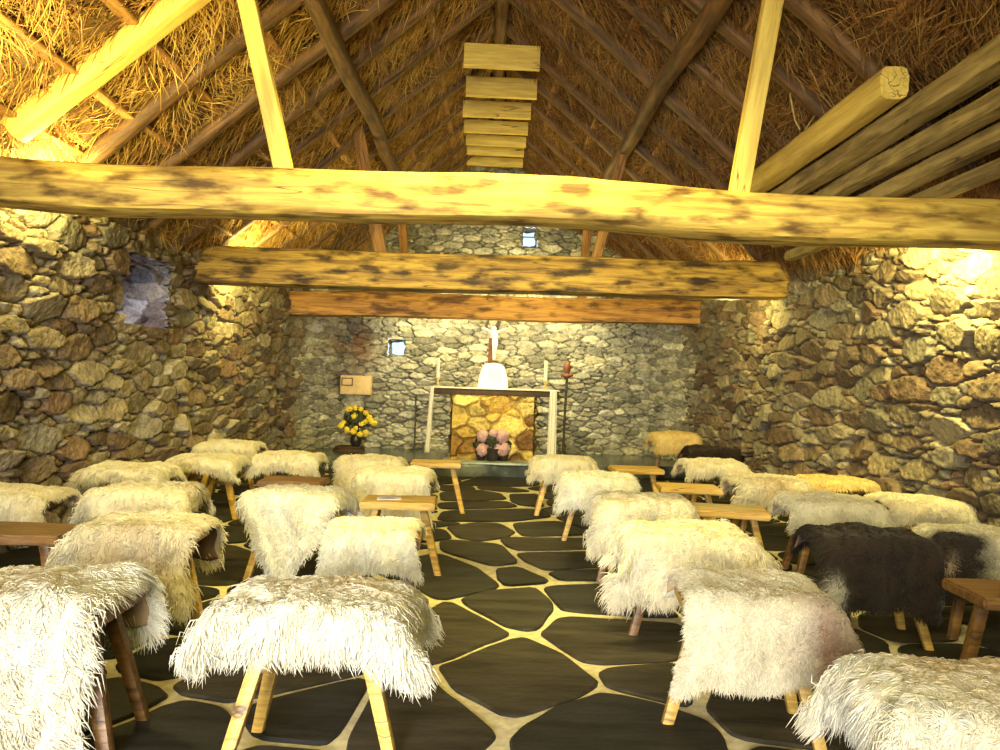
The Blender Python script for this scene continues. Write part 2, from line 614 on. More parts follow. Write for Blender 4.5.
def stone_wall(name, path, side, ztop, step, zstep, seed, rmin, rmax, palette, depth=.125, hole=None, fine=None, aniso=2.25, topfun=None, tint=None, z0=0.0, batter=0.0):
    """path in plan; the inward side is side * left normal"""
    L = path_eval(path, np.array([0.]))[4]
    s = [0.0]
    while s[-1] < L:
        x, y = path_eval(path, np.array([s[-1]]))[:2]
        st = step if fine is None or fine(x[0], y[0]) else step * 3.5
        s.append(min(L, s[-1] + st))
        if L - s[-1] < 1e-6:
            break
    s = np.array(s)
    z = np.arange(z0, ztop + zstep, zstep)
    SS, ZZ = np.meshgrid(s, z, indexing='ij')
    S, Z = SS.ravel(), ZZ.ravel()
    h, c = stone_field(S, Z, seed, rmin, rmax, aniso, depth, palette)
    x, y, dx, dy, _ = path_eval(path, S)
    nx, ny = -dy * side, dx * side
    h = h + .05 * fbm(S * .8, Z * .8, 2.2, seed + 30, 2)
    if batter:
        h = h + batter * Z * np.interp(y, [5.3, 7.0], [1.0, .25])
    X, Y = x + nx * h, y + ny * h
    if tint is not None:
        c = tint(X, Y, Z, c)
    V = np.stack([X, Y, Z], 1)
    ns, nz = len(s), len(z)
    i, j = np.meshgrid(np.arange(ns - 1), np.arange(nz - 1), indexing='ij')
    i, j = i.ravel(), j.ravel()
    F = np.stack([i * nz + j, (i + 1) * nz + j, (i + 1) * nz + j + 1, i * nz + j + 1], 1)
    if side < 0:
        F = F[:, ::-1]
    cx, cy, cz = x[F].mean(1), y[F].mean(1), Z[F].mean(1)
    keep = np.ones(len(F), bool)
    if hole is not None:
        keep &= ~hole(cx, cy, cz)
    if topfun is not None:
        keep &= cz < topfun(cx, cy)
    me = npmesh(name, V, F[keep], MAT['stone'], c, smooth=True)
    o = link(name, me)
    o['kind'] = 'structure'
    return o


def stone_patch(name, quad, nu, nv, seed, rmin, rmax, depth, palette, parent=None, gap=.03):
    """stone-faced bilinear patch, quad = 4 corners; displaced along its normal"""
    A, B, C, D = [np.array(q, float) for q in quad]
    u, v = np.meshgrid(np.linspace(0, 1, nu), np.linspace(0, 1, nv), indexing='ij')
    u, v = u.ravel(), v.ravel()
    P = (A[None] * ((1 - u) * (1 - v))[:, None] + B[None] * (u * (1 - v))[:, None] + C[None] * (u * v)[:, None] + D[None] * ((1 - u) * v)[:, None])
    nrm = np.cross(B - A, D - A)
    nrm /= np.linalg.norm(nrm)
    lu, lv = np.linalg.norm(B - A), np.linalg.norm(D - A)
    h, c = stone_field(u * lu, v * lv, seed, rmin, rmax, 2.2 if gap < .04 else 1.5, depth, palette, gap)
    P = P + nrm[None] * h[:, None]
    i, j = np.meshgrid(np.arange(nu - 1), np.arange(nv - 1), indexing='ij')
    i, j = i.ravel(), j.ravel()
    F = np.stack([i * nv + j, (i + 1) * nv + j, (i + 1) * nv + j + 1, i * nv + j + 1], 1)
    return P, F, c


def merge(parts):
    V, F, C, n = [], [], [], 0
    for p, f, c in parts:
        V.append(p)
        F.append(f + n)
        C.append(c)
        n += len(p)
    return np.concatenate(V), np.concatenate(F), np.concatenate(C)


PITCH = .85
RIDGE = 4.50


def roof_z(x):
    return RIDGE - PITCH * np.abs(x)


fine = lambda x, y: y > 3.9
LW = [(-3.12, -2.6), (-3.05, 4.0), (-2.98, 5.2), (-2.92, 6.0), (-2.79, 7.1), (-2.70, 8.5), (-2.58, 10.15)]
RW = [(3.15, -2.6), (3.10, 4.0), (3.06, 5.0), (2.98, 6.0), (2.80, 7.1), (2.82, 8.6), (2.66, 10.15)]
LH = (5.70, 6.46, 1.46, 1.98)
hole_left = lambda x, y, z: (y > LH[0]) & (y < LH[1]) & (z > LH[2]) & (z < LH[3])
wl = stone_wall('wall_left', LW, -1, 2.45, .012, .011, 11, .024, .080, PALETTE, hole=hole_left, fine=fine, batter=.115)
wr = stone_wall('wall_right', RW, 1, 2.45, .012, .011, 23, .022, .078, PALETTE * .8, fine=fine, batter=.10)
BW = [(-2.60, 9.85), (-2.5, 10.25), (-2.1, 10.98), (2.3, 10.98), (2.62, 10.25), (2.70, 9.8)]
G1 = at_y(529.5, 238, 10.95)
G2 = at_y(397.5, 348, 10.95)
gw1, gh1, gw2, gh2 = .115, .15, .125, .12


def hole_back(x, y, z):
    a = (np.abs(x - G1.x) < gw1) & (np.abs(z - G1.z) < gh1)
    b_ = (np.abs(x - G2.x) < gw2) & (np.abs(z - G2.z) < gh2)
    return (a | b_) & (y > 10.9)


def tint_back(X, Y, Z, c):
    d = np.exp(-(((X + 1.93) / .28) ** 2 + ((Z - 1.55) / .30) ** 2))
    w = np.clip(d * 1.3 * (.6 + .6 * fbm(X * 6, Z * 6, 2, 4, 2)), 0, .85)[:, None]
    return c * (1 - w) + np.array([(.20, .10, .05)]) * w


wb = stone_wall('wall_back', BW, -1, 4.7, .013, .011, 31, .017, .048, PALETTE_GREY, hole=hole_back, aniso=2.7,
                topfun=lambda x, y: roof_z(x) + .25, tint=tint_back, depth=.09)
# wall behind the photographer with an open doorway
wf = stone_wall('wall_front', [(3.15, -2.4), (-3.15, -2.4)], -1, 4.7, .06, .06, 41, .06, .14, PALETTE,
                hole=lambda x, y, z: (x > -1.6) & (x < -.2) & (z < 2.05), topfun=lambda x, y: roof_z(x) + .25)

# splayed reveal of the left window
y0, y1, z0, z1 = LH
xi0, xi1, xo = -2.80, -2.70, -3.60
oy0, oy1 = 5.92, 6.68
parts = [
    stone_patch('', [(xi1 + .03, y1, z0 - .02), (xo, oy1, z0 - .02), (xo, oy1, z1 + .02), (xi1 + .03, y1, z1 + .02)], 60, 44, 51, .035, .07, .045, PALETTE),
    stone_patch('', [(xo, oy0, z0), (xi0, y0, z0), (xi0, y0, z1), (xo, oy0, z1)], 40, 30, 52, .035, .07, .03, PALETTE),
    stone_patch('', [(xi0, y0, z0), (xo, oy0, z0), (xo, oy1, z0), (xi1, y1, z0)], 40, 40, 53, .04, .08, .03, PALETTE),
    stone_patch('', [(xi0, y0, z1), (xi1, y1, z1), (xo, oy1, z1), (xo, oy0, z1)], 40, 40, 54, .04, .08, .03, PALETTE)]
# order the corners so that every face looks into the opening
fixed = []
cen = np.array([-3.2, 6.45, 1.72])
V_, F_, C_ = merge(parts)
rv = link('window_reveal', npmesh('window_reveal', V_, F_, MAT['stone'], C_))
win1 = empty('window_1', (0, 0, 0))
win1['kind'] = 'structure'
rv.parent = win1
mb = MB()
mb.box((xo - .02, oy0 - .1, z0 - .1), (xo + .02, oy0 + .04, z1 + .1), .004)
mb.box((xo - .02, oy1 - .04, z0 - .1), (xo + .02, oy1 + .1, z1 + .1), .004)
mb.box((xo - .02, oy0 + .04, z0 - .1), (xo + .02, oy1 - .04, z0 + .03), .004)
mb.box((xo - .02, oy0 + .04, z1 - .03), (xo + .02, oy1 - .04, z1 + .1), .004)
mb.build('window_frame', MAT['frame'], win1)
MB().box((xo - .012, oy0 + .03, z0 + .02), (xo - .008, oy1 - .03, z1 - .02)).build('pane', MAT['glass'], win1)

for n_, (G, gw, gh, bar) in enumerate(((G1, gw1, gh1, True), (G2, gw2, gh2, False))):
    w = empty('window_%d' % (n_ + 2), (G.x, 10.9, G.z))
    w['kind'] = 'structure'
    ya, yb = -.0, .34
    pr = []
    a, h_ = gw, gh
    k = 12
    pr.append(stone_patch('', [(-a, ya, -h_), (-a, yb, -h_), (-a, yb, h_), (-a, ya, h_)], k, k, 61, .03, .06, .02, PALETTE_GREY))
    pr.append(stone_patch('', [(a, yb, -h_), (a, ya, -h_), (a, ya, h_), (a, yb, h_)], k, k, 62, .03, .06, .02, PALETTE_GREY))
    pr.append(stone_patch('', [(-a, ya, -h_), (a, ya, -h_), (a, yb, -h_), (-a, yb, -h_)], k, k, 63, .03, .06, .02, PALETTE_GREY))
    pr.append(stone_patch('', [(-a, yb, h_), (a, yb, h_), (a, ya, h_), (-a, ya, h_)], k, k, 64, .03, .06, .02, PALETTE_GREY))
    V_, F_, C_ = merge(pr)
    link('window_reveal', npmesh('window_reveal', V_, F_, MAT['stone'], C_), w)
    mb = MB()
    t = .022
    mb.box((-a, .22, -h_), (-a + t, .25, h_)).box((a - t, .22, -h_), (a, .25, h_))
    mb.box((-a + t, .22, -h_), (a - t, .25, -h_ + t)).box((-a + t, .22, h_ - t), (a - t, .25, h_))
    if bar:
        mb.box((-a + t, .222, h_ * .25), (a - t, .248, h_ * .25 + .014))
    mb.build('window_frame', MAT['frame'], w, smooth=False)
    MB().box((-a + .01, .232, -h_ + .01), (a - .01, .238, h_ - .01)).build('pane', MAT['glass'], w, smooth=False)

# ------------------------------------------------------------------ floor of slate flags in pale mortar
C1 = lambda pts: [(380 + x / 3.125, 455 + y / 3.125) for x, y in pts]
C2 = lambda pts: [(340 + x / 2.941, 580 + y / 2.941) for x, y in pts]
FLAGS_PX = [
    C1([(190, 115), (300, 108), (375, 118), (395, 135), (290, 141), (190, 140)]),
    C1([(300, 97), (400, 99), (470, 111), (400, 113), (320, 106)]),
    C1([(408, 121), (500, 121), (510, 160), (440, 155), (412, 142)]),
    C1([(190, 148), (390, 142), (430, 161), (190, 167)]),
    C1([(190, 172), (480, 166), (545, 190), (400, 205), (190, 203)]),
    C1([(210, 222), (300, 210), (370, 213), (420, 238), (400, 252), (310, 266), (240, 255)]),
    C1([(420, 212), (560, 204), (660, 245), (450, 251), (435, 235)]),
    C1([(375, 262), (400, 256), (660, 258), (670, 290), (440, 294), (400, 282)]),
    C1([(190, 268), (230, 264), (380, 280), (425, 320), (420, 332), (350, 342), (250, 315), (200, 295)]),
    C1([(435, 304), (670, 300), (705, 345), (520, 355), (470, 330)]),
    C1([(360, 355), (430, 348), (510, 385), (505, 395), (395, 402), (370, 380)]),
    C1([(525, 362), (715, 355), (725, 388), (560, 388)]),
    C1([(100, 320), (180, 305), (290, 350), (370, 400), (360, 412), (180, 450), (95, 400)]),
    C1([(230, 92), (320, 62), (480, 62), (500, 94), (400, 96)]),
    C2([(355, 58), (430, 30), (575, 18), (620, 60), (615, 90), (570, 138), (545, 142), (480, 125)]),
    C2([(605, 15), (830, 10), (940, 60), (1000, 105), (660, 90), (640, 55)]),
    C2([(590, 155), (650, 108), (850, 118), (1010, 128), (1010, 224), (780, 240), (720, 235), (660, 195)]),
    C2([(300, 250), (330, 238), (500, 178), (550, 172), (650, 215), (750, 290), (745, 308), (650, 350), (520, 392), (470, 385), (340, 310)]),
    C2([(775, 270), (800, 258), (1000, 236), (1040, 365), (800, 312)]),
    C2([(150, 235), (170, 165), (290, 65), (330, 68), (490, 150), (485, 162), (280, 235), (170, 250)]),
    C2([(40, 470), (100, 340), (150, 280), (200, 265), (240, 268), (290, 320), (470, 450), (380, 520), (200, 640), (20, 640)]),
    C2([(525, 480), (560, 420), (640, 375), (760, 335), (830, 340), (930, 360), (1080, 420), (1150, 560), (1000, 700), (600, 700)]),
]
flags = [[(p.x, p.y) for p in (at_z(*q) for q in poly)] for poly in FLAGS_PX]
rr = random.Random(5)
seeds = []
for poly in flags:
    xs, ys = [p[0] for p in poly], [p[1] for p in poly]
    seeds.append((sum(xs) / len(xs), sum(ys) / len(ys), max(max(xs) - min(xs), max(ys) - min(ys)) * .42, True))


def inside(p, poly):
    c = False
    for i in range(len(poly)):
        a, b_ = poly[i], poly[i - 1]
        if (a[1] > p[1]) != (b_[1] > p[1]) and p[0] < (b_[0] - a[0]) * (p[1] - a[1]) / (b_[1] - a[1]) + a[0]:
            c = not c
    return c


def near_poly(p, poly, d):
    if inside(p, poly):
        return True
    for i in range(len(poly)):
        a, b_ = Vector(poly[i]), Vector(poly[i - 1])
        t = max(0, min(1, (Vector(p) - a).dot(b_ - a) / max(1e-9, (b_ - a).length_squared)))
        if (a + (b_ - a) * t - Vector(p)).length < d:
            return True
    return False


for _ in range(9000):
    p = (rr.uniform(-3.3, 3.3), rr.uniform(-2.5, 10.2))
    r = rr.uniform(.24, .36)
    if any(near_poly(p, f, .11) for f in flags):
        continue
    if all(((p[0] - q[0]) / 1.35) ** 2 + (p[1] - q[1]) ** 2 > (.5 * (r + q[2])) ** 2 * 1.5 for q in seeds if not q[3]):
        seeds.append((p[0], p[1], r, False))
def nearest_on(p, poly):
    best = None
    for i in range(len(poly)):
        a, b_ = Vector(poly[i - 1]), Vector(poly[i])
        t = max(0, min(1, (Vector(p) - a).dot(b_ - a) / max(1e-9, (b_ - a).length_squared)))
        q = a + (b_ - a) * t
        d = (q - Vector(p)).length
        if best is None or d < best[0]:
            best = (d, q)
    return best


def clip(poly, nx, ny, d):
    out = []
    for i in range(len(poly)):
        a, b_ = poly[i], poly[(i + 1) % len(poly)]
        da, db = a[0] * nx + a[1] * ny - d, b_[0] * nx + b_[1] * ny - d
        if da <= 0:
            out.append(a)
        if da * db < 0:
            t = da / (da - db)
            out.append((a[0] + (b_[0] - a[0]) * t, a[1] + (b_[1] - a[1]) * t))
    return out


cells = []
allp = [(s[0], s[1]) for s in seeds]
for i, s in enumerate(seeds):
    if s[3]:
        continue
    poly = [(s[0] - .9, s[1] - .7), (s[0] + .9, s[1] - .7), (s[0] + .9, s[1] + .7), (s[0] - .9, s[1] + .7)]
    for j, q in enumerate(allp):
        if j == i or seeds[j][3]:
            continue
        dx, dy = q[0] - s[0], (q[1] - s[1]) * 1.5
        if abs(dx) > 1.9 or abs(dy) > 2.0:
            continue
        L = math.hypot(dx, q[1] - s[1])
        nx, ny = (q[0] - s[0]) / L, (q[1] - s[1]) / L
        mx, my = (s[0] + q[0]) / 2, (s[1] + q[1]) / 2
        poly = clip(poly, nx, ny, mx * nx + my * ny - .017)
        if len(poly) < 3:
            break
    for fp in flags:
        if len(poly) < 3:
            break
        d, q = nearest_on((s[0], s[1]), fp)
        if d < 1.3:
            nx, ny = (q.x - s[0]) / d, (q.y - s[1]) / d
            poly = clip(poly, nx, ny, q.x * nx + q.y * ny - .040)
    if len(poly) >= 3:
        cells.append(poly)


def chaikin(poly, n=3, k=.14):
    for _ in range(n):
        o = []
        for i in range(len(poly)):
            a, b_ = poly[i], poly[(i + 1) % len(poly)]
            o.append((a[0] + (b_[0] - a[0]) * k, a[1] + (b_[1] - a[1]) * k))
            o.append((a[0] + (b_[0] - a[0]) * (1 - k), a[1] + (b_[1] - a[1]) * (1 - k)))
        poly = o
    return poly


fv, ff, fc, fm = [], [], [], []
# mortar bed
fv += [(-3.4, -2.6, -.012), (3.4, -2.6, -.012), (3.4, 11.2, -.012), (-3.4, 11.2, -.012)]
fc += [(.5, .41, .2)] * 4
ff.append((0, 1, 2, 3))
fm.append(1)
SL = [(.015, .0145, .0125), (.012, .0118, .0108), (.021, .0195, .015), (.0145, .0142, .0135), (.026, .022, .016)]
for kind, poly in [(1, f) for f in flags] + [(0, c) for c in cells]:
    ar = sum(poly[i - 1][0] * poly[i][1] - poly[i][0] * poly[i - 1][1] for i in range(len(poly))) / 2
    if abs(ar) < .01:
        continue
    if ar < 0:
        poly = poly[::-1]
    if kind:
        gx, gy = sum(p[0] for p in poly) / len(poly), sum(p[1] for p in poly) / len(poly)
        poly = [(x + (x - gx) / (math.hypot(x - gx, y - gy) + 1e-6) * .020, y + (y - gy) / (math.hypot(x - gx, y - gy) + 1e-6) * .020) for x, y in poly]
    out = chaikin(poly)
    # small waver of the edge
    wx = [(x + .010 * math.sin(7 * y + 3 * x) + .006 * math.sin(23 * x + 11 * y), y + .010 * math.sin(6 * x - 2 * y) + .006 * math.sin(19 * y - 7 * x)) for x, y in out]
    cx, cy = sum(p[0] for p in wx) / len(wx), sum(p[1] for p in wx) / len(wx)
    c = rr.choice(SL)
    if kind and wx and 475 < 0:
        pass
    n0 = len(fv)
    m = len(wx)
    for lev, (ins, z) in enumerate(((0, -.014), (0, -.006), (.008, 0.0))):
        for (x, y) in wx:
            d = math.hypot(cx - x, cy - y) + 1e-6
            fv.append((x + (cx - x) / d * ins, y + (cy - y) / d * ins, z))
            fc.append(c)
    for lev in range(2):
        for k in range(m):
            k2 = (k + 1) % m
            ff.append((n0 + lev * m + k, n0 + lev * m + k2, n0 + (lev + 1) * m + k2, n0 + (lev + 1) * m + k))
            fm.append(0)
    ff.append(tuple(n0 + 2 * m + k for k in range(m)))
    fm.append(0)
me = bpy.data.meshes.new('floor')
me.from_pydata(fv, [], ff)
me.materials.append(MAT['slate'])
me.materials.append(MAT['mortar'])
me.polygons.foreach_set('material_index', fm)
ca = me.color_attributes.new('Tint', 'FLOAT_COLOR', 'POINT')
ca.data.foreach_set('color', np.concatenate([np.array(fc), np.ones((len(fc), 1))], 1).astype(np.float32).ravel())
me.update()
fl = link('floor', me)
fl['kind'] = 'structure'

# ------------------------------------------------------------------ thatch


def straws(n, rng, side, y0, y1, xlo, xhi):
    """n bent straws lying under the slope, as thin three-sided stalks"""
    ax = rng.uniform(xlo, xhi, n)
    yy = rng.uniform(y0, y1, n)
    zz = roof_z(ax)
    sl = math.hypot(1, PITCH)
    down = np.array([1 / sl * side, 0, -PITCH / sl])
    nrm = np.array([-PITCH / sl * side, 0, -1 / sl])      # into the room
    yax = np.array([0, 1.0, 0])
    base = np.stack([ax * side, yy, zz], 1)
    f = fbm(ax * 3.2, yy * 3.2, 1.0 * side, 77, 2)
    ang = f * 2.2 + rng.normal(0, .5, n)
    d = np.cos(ang)[:, None] * down + np.sin(ang)[:, None] * yax
    lift = rng.uniform(.02, .75, n) ** 1.3
    d = d + nrm[None] * lift[:, None]
    d /= np.linalg.norm(d, axis=1)[:, None]
    ln = rng.uniform(.06, .20, n)
    bend = rng.normal(0, .45, n)
    sidev = np.cross(d, nrm[None])
    K = 3
    rad = rng.uniform(.0022, .0050, n)
    P = []
    start = base + nrm[None] * rng.uniform(-.03, .045, n)[:, None]
    for k in range(K):
        t = k / (K - 1)
        P.append(start + d * (ln * t)[:, None] + sidev * (bend * ln * t * t)[:, None] + np.array([0, 0, -1.0])[None] * (.18 * ln * t * t)[:, None])
    V = np.zeros((n, K, 3, 3))
    for k in range(K):
        w = [1, .9, .25][k]
        for j in range(3):
            a = 2 * PI * j / 3
            V[:, k, j] = P[k] + (sidev * math.cos(a) + np.cross(sidev, d) * math.sin(a)) * (rad * w)[:, None]
    idx = np.arange(n)[:, None, None] * (K * 3)
    fs = []
    for k in range(K - 1):
        for j in range(3):
            j2 = (j + 1) % 3
            fs.append([k * 3 + j, k * 3 + j2, (k + 1) * 3 + j2, (k + 1) * 3 + j])
    F = (idx + np.array(fs)[None]).reshape(-1, 4)
    gold = np.array([(.62, .43, .14), (.50, .32, .09), (.36, .20, .06), (.26, .13, .04), (.55, .40, .16)])
    pick = np.clip((rng.uniform(0, 1, n) * 5 + fbm(ax * 2.2, yy * 2.2, 4.0, 5, 2) * 1.6), 0, 4.99).astype(int)
    perm = np.array([0, 4, 1, 2, 3])
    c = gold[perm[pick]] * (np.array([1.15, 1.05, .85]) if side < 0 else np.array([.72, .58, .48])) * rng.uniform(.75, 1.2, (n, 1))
    C = np.repeat(c, K * 3, axis=0)
    return V.reshape(-1, 3), F, C


for side, nm, lab in ((-1, 'ceiling_left', 'left'), (1, 'ceiling_right', 'right')):
    ax = np.arange(0, 3.45, .035)
    yy = np.arange(-2.6, 11.25, .035)
    A, Y = np.meshgrid(ax, yy, indexing='ij')
    a, y = A.ravel(), Y.ravel()
    sl = math.hypot(1, PITCH)
    h = .035 * fbm(a * 4, y * 4, 2 * side, 91, 3) + .03 * fbm(a * 13, y * 13, 3 * side, 92, 2)
    V = np.stack([(a - h * PITCH / sl) * side, y, roof_z(a) - h / sl], 1)
    n1, n2 = len(ax), len(yy)
    i, j = np.meshgrid(np.arange(n1 - 1), np.arange(n2 - 1), indexing='ij')
    i, j = i.ravel(), j.ravel()
    F = np.stack([i * n2 + j, i * n2 + j + 1, (i + 1) * n2 + j + 1, (i + 1) * n2 + j], 1)
    if side < 0:
        F = F[:, ::-1]
    o = link(nm, npmesh(nm, V, F, MAT['thatch']))
    o['kind'] = 'structure'
    rng = np.random.default_rng(100 + side)
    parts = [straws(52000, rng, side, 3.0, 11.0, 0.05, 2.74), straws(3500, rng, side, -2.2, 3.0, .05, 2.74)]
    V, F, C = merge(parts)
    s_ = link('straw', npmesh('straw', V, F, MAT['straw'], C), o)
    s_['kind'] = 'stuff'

# ------------------------------------------------------------------ timbers


def timber(name, A, B, w, h, mat, seed, rough=.03, taper=0.0, round_=5.0, waver=.0, nseg=None, cham=False):
    """hewn timber from A to B, its own mesh along local X, width w (horizontal) and height h"""
    A, B = Vector(A), Vector(B)
    L = (B - A).length
    ns = nseg or max(8, int(L / .07))
    K = 20
    t = np.linspace(0, 1, ns + 1)
    an = (np.arange(K) + .5) / K * 2 * PI
    c, s = np.cos(an), np.sin(an)
    m = (np.abs(c) ** round_ + np.abs(s) ** round_) ** (-1 / round_)
    cy, cz = c * m, s * m
    T, I = np.meshgrid(t, np.arange(K), indexing='ij')
    x = T * L
    yy, zz = cy[I], cz[I]
    sc = 1 - taper * T
    n1 = fbm(x * 2.0, yy * .8 + 5, zz * .8 + seed, seed, 3)
    n2 = fbm(x * 6.0, yy * 2 + 5, zz * 2 + seed, seed + 3, 2)
    k = sc * (1 + rough * n1 + rough * .4 * n2)
    wy = waver * vnoise(x * .9, seed * 1.7, 0, seed + 8)
    wz = waver * vnoise(x * .9, seed * 2.9, 5, seed + 9)
    V = np.stack([x, yy * w / 2 * k + wy, zz * h / 2 * k + wz], -1).reshape(-1, 3)
    i, j = np.meshgrid(np.arange(ns), np.arange(K), indexing='ij')
    i, j = i.ravel(), j.ravel()
    j2 = (j + 1) % K
    F = np.stack([i * K + j, i * K + j2, (i + 1) * K + j2, (i + 1) * K + j], 1)[:, ::-1]
    caps = np.array([list(range(K)), [ns * K + q for q in range(K - 1, -1, -1)]])
    me = npmesh(name, V, [F, caps], mat)
    try:
        me.set_sharp_from_angle(angle=math.radians(50))
    except Exception:
        pass
    o = link(name, me)
    ex = (B - A).normalized()
    ref = Vector((0, 0, 1)) if abs(ex.z) < .95 else Vector((0, 1, 0))
    ey = ref.cross(ex).normalized()
    ez = ex.cross(ey)
    mm = Matrix((ex, ey, ez)).transposed().to_4x4()
    mm.translation = A
    o.matrix_world = mm
    return o


b1 = timber('tie_beam', (-3.1, 3.9, 2.045), (3.1, 3.9, 1.995), .25, .235, MAT['beam'], 1, .035, waver=.03)
tag(b1, 'nearest great hewn tie beam crossing the whole picture', 'beam', 'tie beams')
b2 = timber('tie_beam', (-2.78, 7.1, 2.085), (2.80, 7.1, 2.105), .30, .34, MAT['beam_old'], 2, .03, waver=.02, round_=8)
tag(b2, 'middle weathered tie beam with dark blotches, below the nearest beam', 'beam', 'tie beams')
b3 = timber('tie_beam', (-2.6, 9.6, 2.0), (2.66, 9.6, 2.03), .26, .30, MAT['beam_orange'], 3, .03, waver=.015, round_=9)
tag(b3, 'farthest orange brown tie beam in front of the altar wall', 'beam', 'tie beams')

ORD = ['first', 'second', 'third', 'fourth', 'fifth', 'sixth', 'seventh', 'eighth', 'ninth', 'tenth', 'eleventh', 'twelfth']
ys = [3.98 + .63 * k for k in range(11)]
sl = math.hypot(1, PITCH)
for side, nm in ((-1, 'left'), (1, 'right')):
    for k, y in enumerate(ys):
        off = .085 if (side < 0 and k < 3) else .055
        x0, x1 = (2.5 if k == 0 else 2.62) * side, .03 * side
        A = (x0 - off * PITCH / sl * side, y, float(roof_z(x0)) - off / sl)
        B = (x1 + 0, y, float(roof_z(x1)) - off * sl)
        first = (k == 0 and side < 0)
        o = timber('rafter', A, B, .135 if first else .105, .11 if first else .10, MAT['pale'] if first else MAT['rafter'], 40 + k + side * 20, .05, waver=.012 if first else .03, round_=6 if first else 3)
        if first:
            tag(o, 'pale sawn rafter nearest the camera on the left slope', 'rafter', 'rafters')
        else:
            tag(o, 'dark pole rafter on the %s slope, %s from the near end' % (nm, ORD[k]), 'rafter', 'rafters')
    for k, ax in enumerate((.55, .95, 1.45, 1.85, 2.15, 2.42)):
        if side > 0 and ax > 2.1:
            continue
        off = .06 if side < 0 else .03
        x = ax * side
        z = float(roof_z(ax)) - off
        o = timber('batten', (x, -2.2, z), (x, 10.9, z), .075, .03, MAT['batten'], 80 + k + side * 9, .05, waver=.015)
        tag(o, 'thin batten under the %s thatch, %s below the ridge' % (nm, ORD[k]), 'batten', 'battens')
    # purlin on struts
    px_ = 1.09 if side < 0 else 1.19
    x = px_ * side
    o = timber('purlin', (x, -2.2, float(roof_z(px_)) - .22), (x, 10.9, float(roof_z(px_)) - .22), .12, .12, MAT['rafter'], 95 + side, .06, waver=.03, round_=3)
    tag(o, 'dark round purlin running along the %s slope towards the altar' % nm, 'purlin', 'purlins')
o = timber('ridge_pole', (0, -2.2, RIDGE - .16), (0, 10.95, RIDGE - .16), .12, .13, MAT['rafter'], 99, .06, waver=.02, round_=3)
tag(o, 'dark ridge pole under the roof peak above the collar boards', 'ridge pole')

# struts standing on the tie beams
STR = [
    (at_y(286, 166, 3.9), at_y(251, 18, 3.9), .092, 'pale', 'pale sawn strut standing on the nearest beam, left one'),
    (at_y(737, 192, 3.9), at_y(768, 28, 3.9), .10, 'pale', 'pale sawn strut standing on the nearest beam, right one'),
    (Vector((-1.02, 7.1, 2.22)), Vector((-1.27, 7.1, 3.38)), .11, 'batten', 'brown strut on the left of the middle beam'),
    (Vector((.93, 7.1, 2.24)), Vector((1.16, 7.1, 3.28)), .09, 'batten', 'brown strut on the right of the middle beam'),
    (Vector((-1.05, 9.6, 2.12)), Vector((-1.16, 9.6, 3.28)), .11, 'batten', 'brown strut on the left of the farthest beam'),
    (Vector((1.10, 9.6, 2.14)), Vector((1.16, 9.6, 3.28)), .11, 'batten', 'brown strut on the right of the farthest beam'),
]
for k, (A, B, w, m, lab) in enumerate(STR):
    if k < 2:
        A = Vector((A.x, A.y, A.z - .06))
        B = A + (B - A) * ((float(roof_z(B.x)) - .05 - A.z) / (B.z - A.z))
    o = timber('strut', A, B, w, .07, MAT[m], 120 + k, .03, round_=7)
    # turn the strut's broad face to the front
    ex = (B - A).normalized()
    ey = Vector((0, 1, 0))
    ez = ex.cross(ey).normalized()
    ey = ez.cross(ex)
    mm = Matrix((ex, ez, -ey)).transposed().to_4x4()
    mm.translation = A
    o.matrix_world = mm
    tag(o, lab, 'strut', 'struts of the roof trusses')

# collar boards under the ridge, one per rafter pair
CY = [(57, 464, 540), (88, 466, 537), (110, 463, 531), (127.5, 464, 528), (141, 466, 526), (151, 467, 524), (162, 467, 523)]
zc = 4.02
for k, (py, xa, xb) in enumerate(CY):
    p = at_z((xa + xb) / 2, py, zc)
    hgt = (.22, .20, .175, .15, .13, .125, .12)[k]
    y = p.y
    a, b_ = at_y(xa, py, y).x, at_y(xb, py, y).x
    o = timber('collar_board', (a, y, zc + .004), (b_, y, zc - .004), .05, hgt, MAT['pale'], 140 + k, .03, round_=9, nseg=10)
    tag(o, 'pale collar board under the ridge, %s from the near end' % ORD[k], 'board', 'collar boards')

# poles along the right slope
T1 = at_y(893, 84, 3.99 * .94)
o = timber('purlin', (T1.x, T1.y, T1.z), (T1.x - .02, 6.5, T1.z), .145, .16, MAT['pale'], 150, .05, waver=.02, round_=4)
tag(o, 'heavy pale timber on the right slope with a sawn end facing the camera', 'purlin', 'purlins')
for k, (px, py, w) in enumerate(((1000, 58, .13), (1000, 104, .11), (1000, 138, .10), (1000, 168, .085))):
    p0 = at_y(px, py, 1.0) - EYEP
    q = p0.x / p0.z
    h_ = (RIDGE - EYE - .24) / (1 + PITCH * q)
    X = h_ * q
    Z = EYE + h_
    o = timber('roof_pole', (X, -2.0, Z), (X, 6.3, Z - .0), w, w * .9, MAT['grey_pole'], 160 + k, .06, waver=.02, round_=7)
    tag(o, ('greyish pole along the right eaves, highest of four', 'greyish pole along the right eaves, second from the top', 'greyish pole along the right eaves, third from the top', 'greyish pole along the right eaves, lowest of four')[k], 'pole', 'poles along the right eaves')

# pale boulder on the left wall head
p = at_y(14, 146, 4.35)
o = MB().blob((0, 0, 0), .2, 3, .18, 1.5, 3, (1.0, .8, .42)).build('boulder', MAT['boulder'])
o.location = (p.x - .12, p.y, p.z - .02)
tag(o, 'pale boulder on the left wall head under the first rafter', 'boulder')
